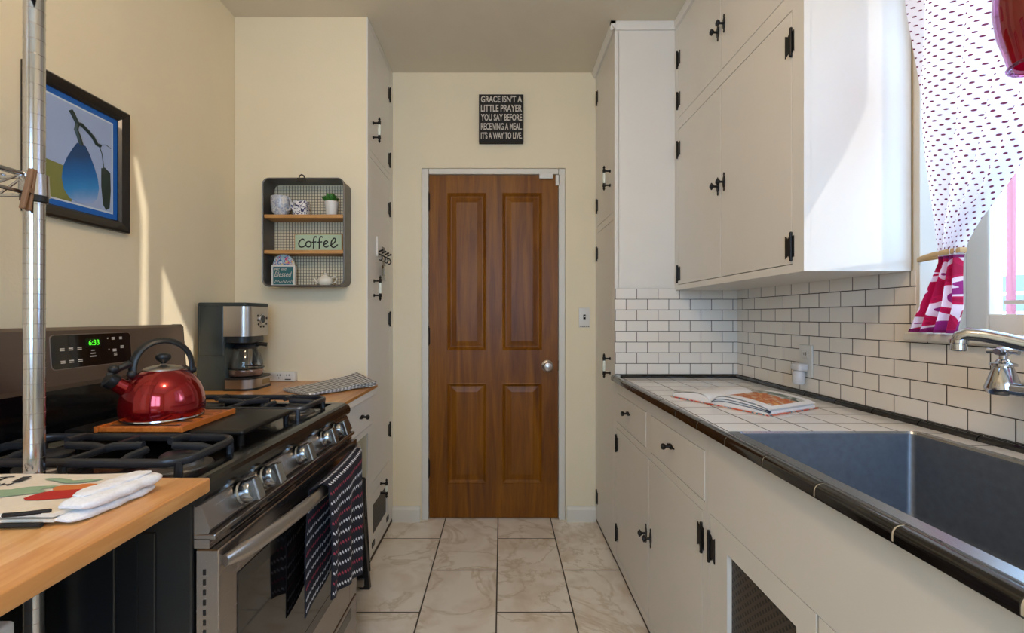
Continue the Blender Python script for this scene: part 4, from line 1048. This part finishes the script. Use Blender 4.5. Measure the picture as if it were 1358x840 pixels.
# blessed sign
t = thing('arched_sign', 'small arched sign with flowers above a teal panel at the bottom of the tin shelf', 'sign', (-1.01, 2.09, SZ0+.004))
z0 = SZ0+.0045; yy = 2.088
m = MB(); ap = [(-1.060, z0), (-.952, z0), (-.952, z0+.09)] + [(-1.006+.049*math.cos(a*math.pi/14), z0+.092+.052*math.sin(a*math.pi/14)) for a in range(15)] + [(-1.060, z0+.09)]
m.prism(ap, lambda p, q: (p[0], q, p[1]), yy, yy+.014); m.m = 1; m.prism([(-1.006+.047*math.cos(a*math.pi/14), z0+.094+.049*math.sin(a*math.pi/14)) for a in range(15)], lambda p, q: (p[0], q, p[1]), yy-.0008, yy+.001)
m.m = 0
for x0, x1, za, zb in rects_minus(-1.060, -.952, z0, z0+.094, [(-1.053, -.959, z0+.004, z0+.087)]): m.box(x0, yy-.004, za, x1, yy, zb)
obj('board', m, [M['pltw'], M['flower']], t)
m = MB(); m.box(-1.0525, yy-.0015, z0+.0045, -.9595, yy-.0005, z0+.0865); m.m = 1
m.text('Blessed', (-1.047, yy-.0016, z0+.040), (1, 0, 0), (0, 0, 1), .08, .024, .0006, .35); m.text('we are', (-1.046, yy-.0016, z0+.070), (1, 0, 0), (0, 0, 1), .055, .011, .0006, .35)
for k in range(7): m.tube([(-1.045+k*.012, yy-.0018, z0+.012+.004*(k % 2)), (-1.040+k*.012, yy-.0018, z0+.026-.003*(k % 3)), (-1.034+k*.012, yy-.0018, z0+.013)], .0013, 5)
obj('panel', m, [M['teal'], M['chalk']], t)
# small teapot
t = thing('teapot', 'small cream teapot ornament at the bottom right of the tin shelf', 'teapot', (-.815, 2.09, SZ0+.004))
tc = Vector((-.815, 2.092, SZ0+.0038)); m = MB(); m.lathe([(.022, 0), (.026, .003), (.033, .014), (.036, .024), (.031, .036), (.018, .044), (.016, .046)], tc, 28, sy=.7); obj('body', m, M['cream'], t)
m = MB(); m.lathe([(.017, .045), (.013, .050), (.004, .053), (.006, .058), (0, .061)], tc, 20, sy=.7); obj('lid', m, M['cream'], t)
m = MB(); m.tube([tc+Vector((-.030, 0, .012)), tc+Vector((-.042, 0, .02)), tc+Vector((-.050, 0, .036))], [.009, .006, .004], 10); obj('spout', m, M['cream'], t)
m = MB(); m.tube([tc+Vector((.028, 0, .036)), tc+Vector((.045, 0, .044)), tc+Vector((.055, 0, .034)), tc+Vector((.048, 0, .016)), tc+Vector((.030, 0, .01))], .0035, 8); obj('handle', m, M['cream'], t)

# ------------------------------------------------------------------ wall things at the back
t = thing('text_sign', 'black box sign with white lettering hanging above the brown door', 'sign', (0, YB, 2.20))
m = MB(); m.box(-.130, YB-.040, 2.200, .127, YB-.001, 2.474, .002); obj('board', m, M['signblk'], t)
m = MB()
for k, s_ in enumerate(("GRACE ISN'T A", 'LITTLE PRAYER', 'YOU SAY BEFORE', 'RECEIVING A MEAL.', "IT'S A WAY TO LIVE.")):
    m.text(s_, (-.118, YB-.0402, 2.4265-k*.0525), (1, 0, 0), (0, 0, 1), .236, .039, .001, 0, .022)
obj('lettering', m, M['chalk'], t)
t = thing('light_switch', 'white light switch plate on the cream wall right of the door', 'switch', (.484, YB, 1.127))
m = MB(); m.box(.452, YB-.006, 1.130, .516, YB-.0005, 1.245, .003, 3); obj('switch_plate', m, M['pltw'], t)
m = MB(); m.box(.477, YB-.009, 1.178, .491, YB-.006, 1.205, .001); m.m = 1; m.box(.480, YB-.020, 1.190, .488, YB-.008, 1.198, .001); m.m = 2
for k in range(5): m.box(.460+k*.011, YB-.0066, 1.134, .467+k*.011, YB-.0058, 1.138)
obj('toggle', m, [M['dark'], M['pltw'], M['dark']], t)

# framed picture on the left wall
t = thing('picture', 'dark-framed painting of a blue pear on the left wall', 'picture', (XL, 1.358, 1.473))
Y0, Y1, Z0, Z1 = 1.193, 1.523, 1.473, 1.874
m = MB(); prof = [(0, .001), (0, .018), (.006, .024), (.018, .021), (.030, .017), (.036, .010), (.036, .001)]
prev = None; first = None
for ins, o in prof:
    q = [m.bm.verts.new((XL+o, a, c)) for a, c in ((Y0+ins, Z0+ins), (Y1-ins, Z0+ins), (Y1-ins, Z1-ins), (Y0+ins, Z1-ins))]
    if prev:
        for k in range(4): m.face([prev[k], prev[(k+1) % 4], q[(k+1) % 4], q[k]])
    prev = q
obj('frame', m, M['frame'], t)
a0, a1, c0, c1 = Y0+.034, Y1-.034, Z0+.034, Z1-.034
fx = lambda p, q: (XL+q, p[0], p[1])
m = MB(); m.prism([(a0, c0), (a1, c0), (a1, c1), (a0, c1)], fx, .002, .006); obj('mat_board', m, M['artmat'], t)
m = MB(); i1 = .024; m.m = 1; m.prism([(a0+i1-.005, c0+i1-.005), (a1-i1+.005, c0+i1-.005), (a1-i1+.005, c1-i1+.005), (a0+i1-.005, c1-i1+.005)], fx, .0055, .0066)
m.m = 0; m.prism([(a0+i1, c0+i1), (a1-i1, c0+i1), (a1-i1, c1-i1), (a0+i1, c1-i1)], fx, .006, .0070)
ay = lambda u: a0+i1+u*(a1-a0-2*i1); az = lambda v: c0+i1+v*(c1-c0-2*i1)
m.m = 4; m.prism([(ay(.0), az(0)), (ay(.36), az(0)), (ay(.36), az(.34)), (ay(0), az(.36))], fx, .0065, .0073)
pear = [(.50, .64), (.44, .63), (.38, .56), (.30, .45), (.235, .33), (.22, .22), (.25, .11), (.33, .035), (.45, .01), (.56, .015), (.67, .04), (.75, .11), (.78, .22), (.76, .33), (.70, .45), (.63, .56), (.57, .63)]
m.m = 2; m.prism([(ay(u), az(v)) for u, v in pear], fx, .0068, .0079)
m.m = 3
tw_ = lambda L, r: m.tube([(XL+.0076, ay(u), az(v)) for u, v in L], r, 6)
tw_([(.50, .62), (.46, .70), (.42, .76), (.44, .83), (.38, .90), (.34, .94)], .006); tw_([(.42, .83), (.50, .84), (.60, .80), (.68, .76), (.74, .70), (.80, .70)], .0055); tw_([(.78, .70), (.83, .62), (.86, .47)], .0012); tw_([(.80, .71), (.90, .74), (.98, .72)], .001)
m.prism([(ay(u), az(v)) for u, v in ((.82, .46), (.88, .48), (.97, .44), (.98, .24), (.96, .04), (.90, .01), (.85, .06), (.82, .26))], fx, .0068, .0078)
obj('painting', m, [M['artbg'], M['artline'], M['pear'], M['artdark'], M['artolive'], M['pearl']], t)

# ------------------------------------------------------------------ chrome wire rack with butcher block top
t = thing('wire_rack', 'chrome wire rack with a butcher block worktop in front of the stove', 'rack', (-.95, .5, 0))
PX, PY, PX2, PY2 = -.823, .797, -1.215, .23
for x, y_ in ((PX, PY), (PX2, PY), (PX, PY2), (PX2, PY2)):
    m = MB(); m.cyl((x, y_, .02), (x, y_, 2.02), .0145, n=24)
    for k in range(74): m.lathe([(.0142, 0), (.0150, .0006), (.0150, .0012), (.0142, .0018)], (x, y_, .08+k*.0262), 18, cap=False)
    m.lathe([(.012, 0), (.02, .006), (.02, .016), (.012, .022)], (x, y_, 0), 16); m.lathe([(.0145, 2.02), (.014, 2.028), (0, 2.03)], (x, y_, 0), 16)
    obj('pole', m, M['chrome'], t)
m = MB(); m.box(-1.245, .16, .876, -.528, .821, .902, .003, 3); obj('worktop', m, M['butcher'], t)
for sz in (1.44, .455, 1.86):
    m = MB()
    for sgn, xx in ((1, PX), (-1, PX2)):
        m.tube([(xx, PY, sz), (xx, PY2, sz)], .0036, 8); m.tube([(xx, PY, sz-.032), (xx, PY2, sz-.032)], .0032, 8)
        k = 0; y_ = PY-.02; zz = []
        while y_ > PY2: zz.append((xx, y_, sz-(.032 if k % 2 else 0))); y_ -= .045; k += 1
        m.tube(zz, .0022, 6)
    for yy in (PY, PY2):
        m.tube([(PX, yy, sz), (PX2, yy, sz)], .0036, 8); m.tube([(PX, yy, sz-.032), (PX2, yy, sz-.032)], .0032, 8)
        k = 0; x = PX-.02; zz = []
        while x > PX2: zz.append((x, yy, sz-(.032 if k % 2 else 0))); x -= .045; k += 1
        m.tube(zz, .0022, 6)
    x = PX-.025
    while x > PX2: m.tube([(x, PY, sz+.003), (x, PY2, sz+.003)], .0019, 6); x -= .026
    for x, y_ in ((PX, PY), (PX2, PY), (PX, PY2), (PX2, PY2)): m.lathe([(.016, -.036), (.0205, -.034), (.019, .004), (.016, .006)], (x, y_, sz), 18, cap=False)
    m.m = 1
    for x, y_ in ((PX, PY), (PX2, PY), (PX, PY2), (PX2, PY2)): m.lathe([(.015, -.046), (.0185, -.044), (.0185, -.034), (.015, -.033)], (x, y_, sz), 18, cap=False)
    obj('wire_shelf', m, [M['chrome'], M['blkplastic']], t)
def pin(y_, x, ang, label):
    m = MB(); R_ = Matrix.Translation((x, y_, 1.437)) @ Matrix.Rotation(math.radians(ang), 4, 'X')
    for e in (-1, 1):
        m.box(-.0045, -.0026+e*.0027, -.062, .0045, .0026+e*.0027, .012, .0012, 1, mat=R_ @ Matrix.Rotation(math.radians(2*e), 4, 'X'))
    m.tube([R_ @ Vector((-.006, 0, -.028)), R_ @ Vector((.006, 0, -.028))], .0042, 8)
    tag(obj('clothespin', m, M['pinw']), label, 'clothespin', 'wooden clothespins on the rack')
pin(.780, PX+.013, -10, 'brown wooden clothespin clipped to the wire shelf next to the chrome pole')
m = MB(); m.tube([(PX+.02, PY-.02, 1.83), (PX+.03, PY-.02, 1.80), (PX+.026, PY-.02, 1.755), (PX+.020, PY-.02, 1.745), (PX+.012, PY-.02, 1.752)], .006, 8); m.tube([(PX, PY-.02, 1.862), (PX+.012, PY-.02, 1.868), (PX+.02, PY-.02, 1.83)], .005, 8)
tag(obj('hook', m, M['bronze']), 'dark metal hook hanging from the upper wire shelf at the chrome pole', 'hook')
t = thing('storage_box', 'pale storage box under the butcher block worktop', 'box', (-.95, .52, .46))
m = MB(); m.box(-1.17, .34, .4605, -.752, .69, .715, .008, 3); obj('box_body', m, M['pltw'], t)
m = MB(); m.box(-1.176, .334, .70, -.746, .696, .728, .006, 3); obj('lid', m, M['pltw'], t)

# kitchen towel on the worktop
t = thing('kitchen_towel', 'folded kitchen towel with tomato print and thick white terry edge on the butcher block', 'towel', (-.75, .7, .902))
def slab(u, v, z0, lift): 
    y_ = .612+.165*v+.016*u; x = -1.02+.398*u+.010*math.sin(v*5); return (x, y_, z0+lift*math.sin(math.pi*min(1, u*1.05))*.5+.0015*math.sin(u*9+v*4)+.004*u)
m = MB()
m.grid(lambda u, v: slab(u, v, .9045+.003, .002), 26, 10, .004); m.grid(lambda u, v: slab(u, v, .916, .004), 26, 10, .0055)
obj('printed_cloth', m, M['linen'], t)
m = MB()
def onslab(x, y_): 
    u = (x+1.02)/.398; v = (y_-.612-.016*u)/.165; return slab(u, v, .9163, .004)[2]+.0006
def blot(mi, cx, cy, rx, ry, rot=0, n=16):
    m.m = mi; c_ = m.bm.verts.new((cx, cy, onslab(cx, cy)+.0008)); rr = []
    for k in range(n):
        a = 2*math.pi*k/n; w_ = 1+.12*math.sin(3*a+cx*90); dx, dy = rx*w_*math.cos(a), ry*w_*math.sin(a); x, y_ = cx+dx*math.cos(rot)-dy*math.sin(rot), cy+dx*math.sin(rot)+dy*math.cos(rot); rr.append(m.bm.verts.new((x, y_, onslab(x, y_)+.0004)))
    for k in range(n): m.face([c_, rr[k], rr[(k+1) % n]])
blot(0, -.672, .694, .046, .022, .25); blot(0, -.655, .712, .03, .016, .4); blot(1, -.672, .728, .026, .014, .2); blot(1, -.69, .722, .024, .013, .1)
for cx, cy, rx, ry, ro in ((-.76, .695, .05, .016, .1), (-.80, .682, .05, .015, -.1), (-.745, .71, .035, .012, .5), (-.85, .672, .04, .013, 0), (-.70, .752, .03, .008, .3), (-.735, .755, .03, .007, -.2)): blot(2, cx, cy, rx, ry, ro)
for tx, x, y_, w_, h_ in (('I', -.800, .738, .012, .024), ('EAT', -.880, .735, .06, .022), ('FRESH', -.86, .712, .07, .013)):
    m.m = 3; ur = Vector((1, .2, 0)).normalized(); m.text(tx, (x, y_, onslab(x+w_/2, y_)+.0012), ur, Vector((-.2, 1, 0)).normalized(), w_, h_, .0006)
obj('print', m, [M['tomato'], M['orange'], M['sage'], M['ink']], t)
m = MB()
def terry(x0, x1, z0, z1, y0, y1, skew, rise, seed):
    rg = random.Random(seed); ph = rg.uniform(0, 6); rings = []
    for k in range(25):
        q = k/24; e = max(.04, (1-abs(2*q-1)**5))**.5; ew = .55+.45*e
        cx_, cz_ = (x0+x1)/2+skew*q, (z0+z1)/2+rise*q; ring = []
        for j in range(20):
            a = 2*math.pi*j/20; c_, s_ = math.cos(a), math.sin(a)
            px_ = math.copysign(abs(c_)**.65, c_)*(x1-x0)/2*ew; pz = math.copysign(abs(s_)**.7, s_)*(z1-z0)/2*e
            ring.append(m.bm.verts.new((cx_+px_+.0012*math.sin(q*17+ph), y0+(y1-y0)*q, cz_+pz+.0007*math.sin(q*23+ph+j))))
        rings.append(ring)
    m.loft(rings)
terry(-.634, -.590, .9021, .9160, .630, .762, .016, .0, 1)
terry(-.636, -.583, .9145, .9335, .640, .770, .016, .0005, 2)
terry(-.629, -.598, .9300, .9378, .655, .758, .018, .001, 3)
obj('terry_edge', m, M['terry'], t)
m = MB(); m.tube([(-.690, .621, .9065), (-.662, .622, .9070), (-.634, .6235, .9065)], .0036, 8); m.tube([(-.685, .622, .9205), (-.660, .624, .9215), (-.630, .632, .9225)], .0032, 8); obj('piping', m, M['ink'], t)

# ------------------------------------------------------------------ light
sc = bpy.context.scene
w = bpy.data.worlds.new('sky'); sc.world = w; w.use_nodes = True
bg = w.node_tree.nodes['Background']; bg.inputs[0].default_value = lin((.69, .84, 1.0)); bg.inputs[1].default_value = 9.8
def light(name, kind, loc, energy, col, rot=None, **k):
    l = bpy.data.lights.new(name, kind); l.energy = energy; l.color = lin(col)[:3]
    for a, v in k.items(): setattr(l, a, v)
    o = bpy.data.objects.new(name, l); C.objects.link(o); o.location = loc
    if rot is not None: o.rotation_euler = rot
    return o
light('ceiling_lamp', 'POINT', (-.15, .30, 2.42), 21, 'FFDFBC', shadow_soft_size=.10)
sd_ = Vector((-2.47, .86, -.38)).normalized()
light('sun', 'SUN', (3, 0, 3), 1.9, 'FFF6EA', sd_.to_track_quat('-Z', 'Y').to_euler(), angle=.009)
po = light('window_portal', 'AREA', (1.32, (WY0+WY1)/2, 1.68), 1, 'FFFFFF', Vector((-1, 0, 0)).to_track_quat('-Z', 'Z').to_euler(), shape='RECTANGLE', size=1.1, size_y=1.1)
po.data.cycles.is_portal = True
po = light('rear_portal', 'AREA', (0, YREAR-.05, 1.575), 1, 'FFFFFF', Vector((0, 1, 0)).to_track_quat('-Z', 'Z').to_euler(), shape='RECTANGLE', size=1.35, size_y=1.2)
po.data.cycles.is_portal = True

# ------------------------------------------------------------------ camera
cam = bpy.data.cameras.new('camera'); co = bpy.data.objects.new('camera', cam); C.objects.link(co); sc.camera = co
co.location = (0, 0, H); co.rotation_euler = (math.pi/2, 0, 0)
cam.sensor_width = 36; cam.lens = F*36/1358; cam.shift_x = (679-VX)/1358; cam.shift_y = 0; cam.clip_start = .02
sc.view_settings.view_transform = 'Standard'; sc.view_settings.look = 'None'; sc.view_settings.gamma = 1; sc.view_settings.use_curve_mapping = False
sc.view_settings.exposure = .25
sc.cycles.use_denoising = True
sc.cycles.max_bounces = 10; sc.cycles.transparent_max_bounces = 16
sc.cycles.sample_clamp_indirect = 6
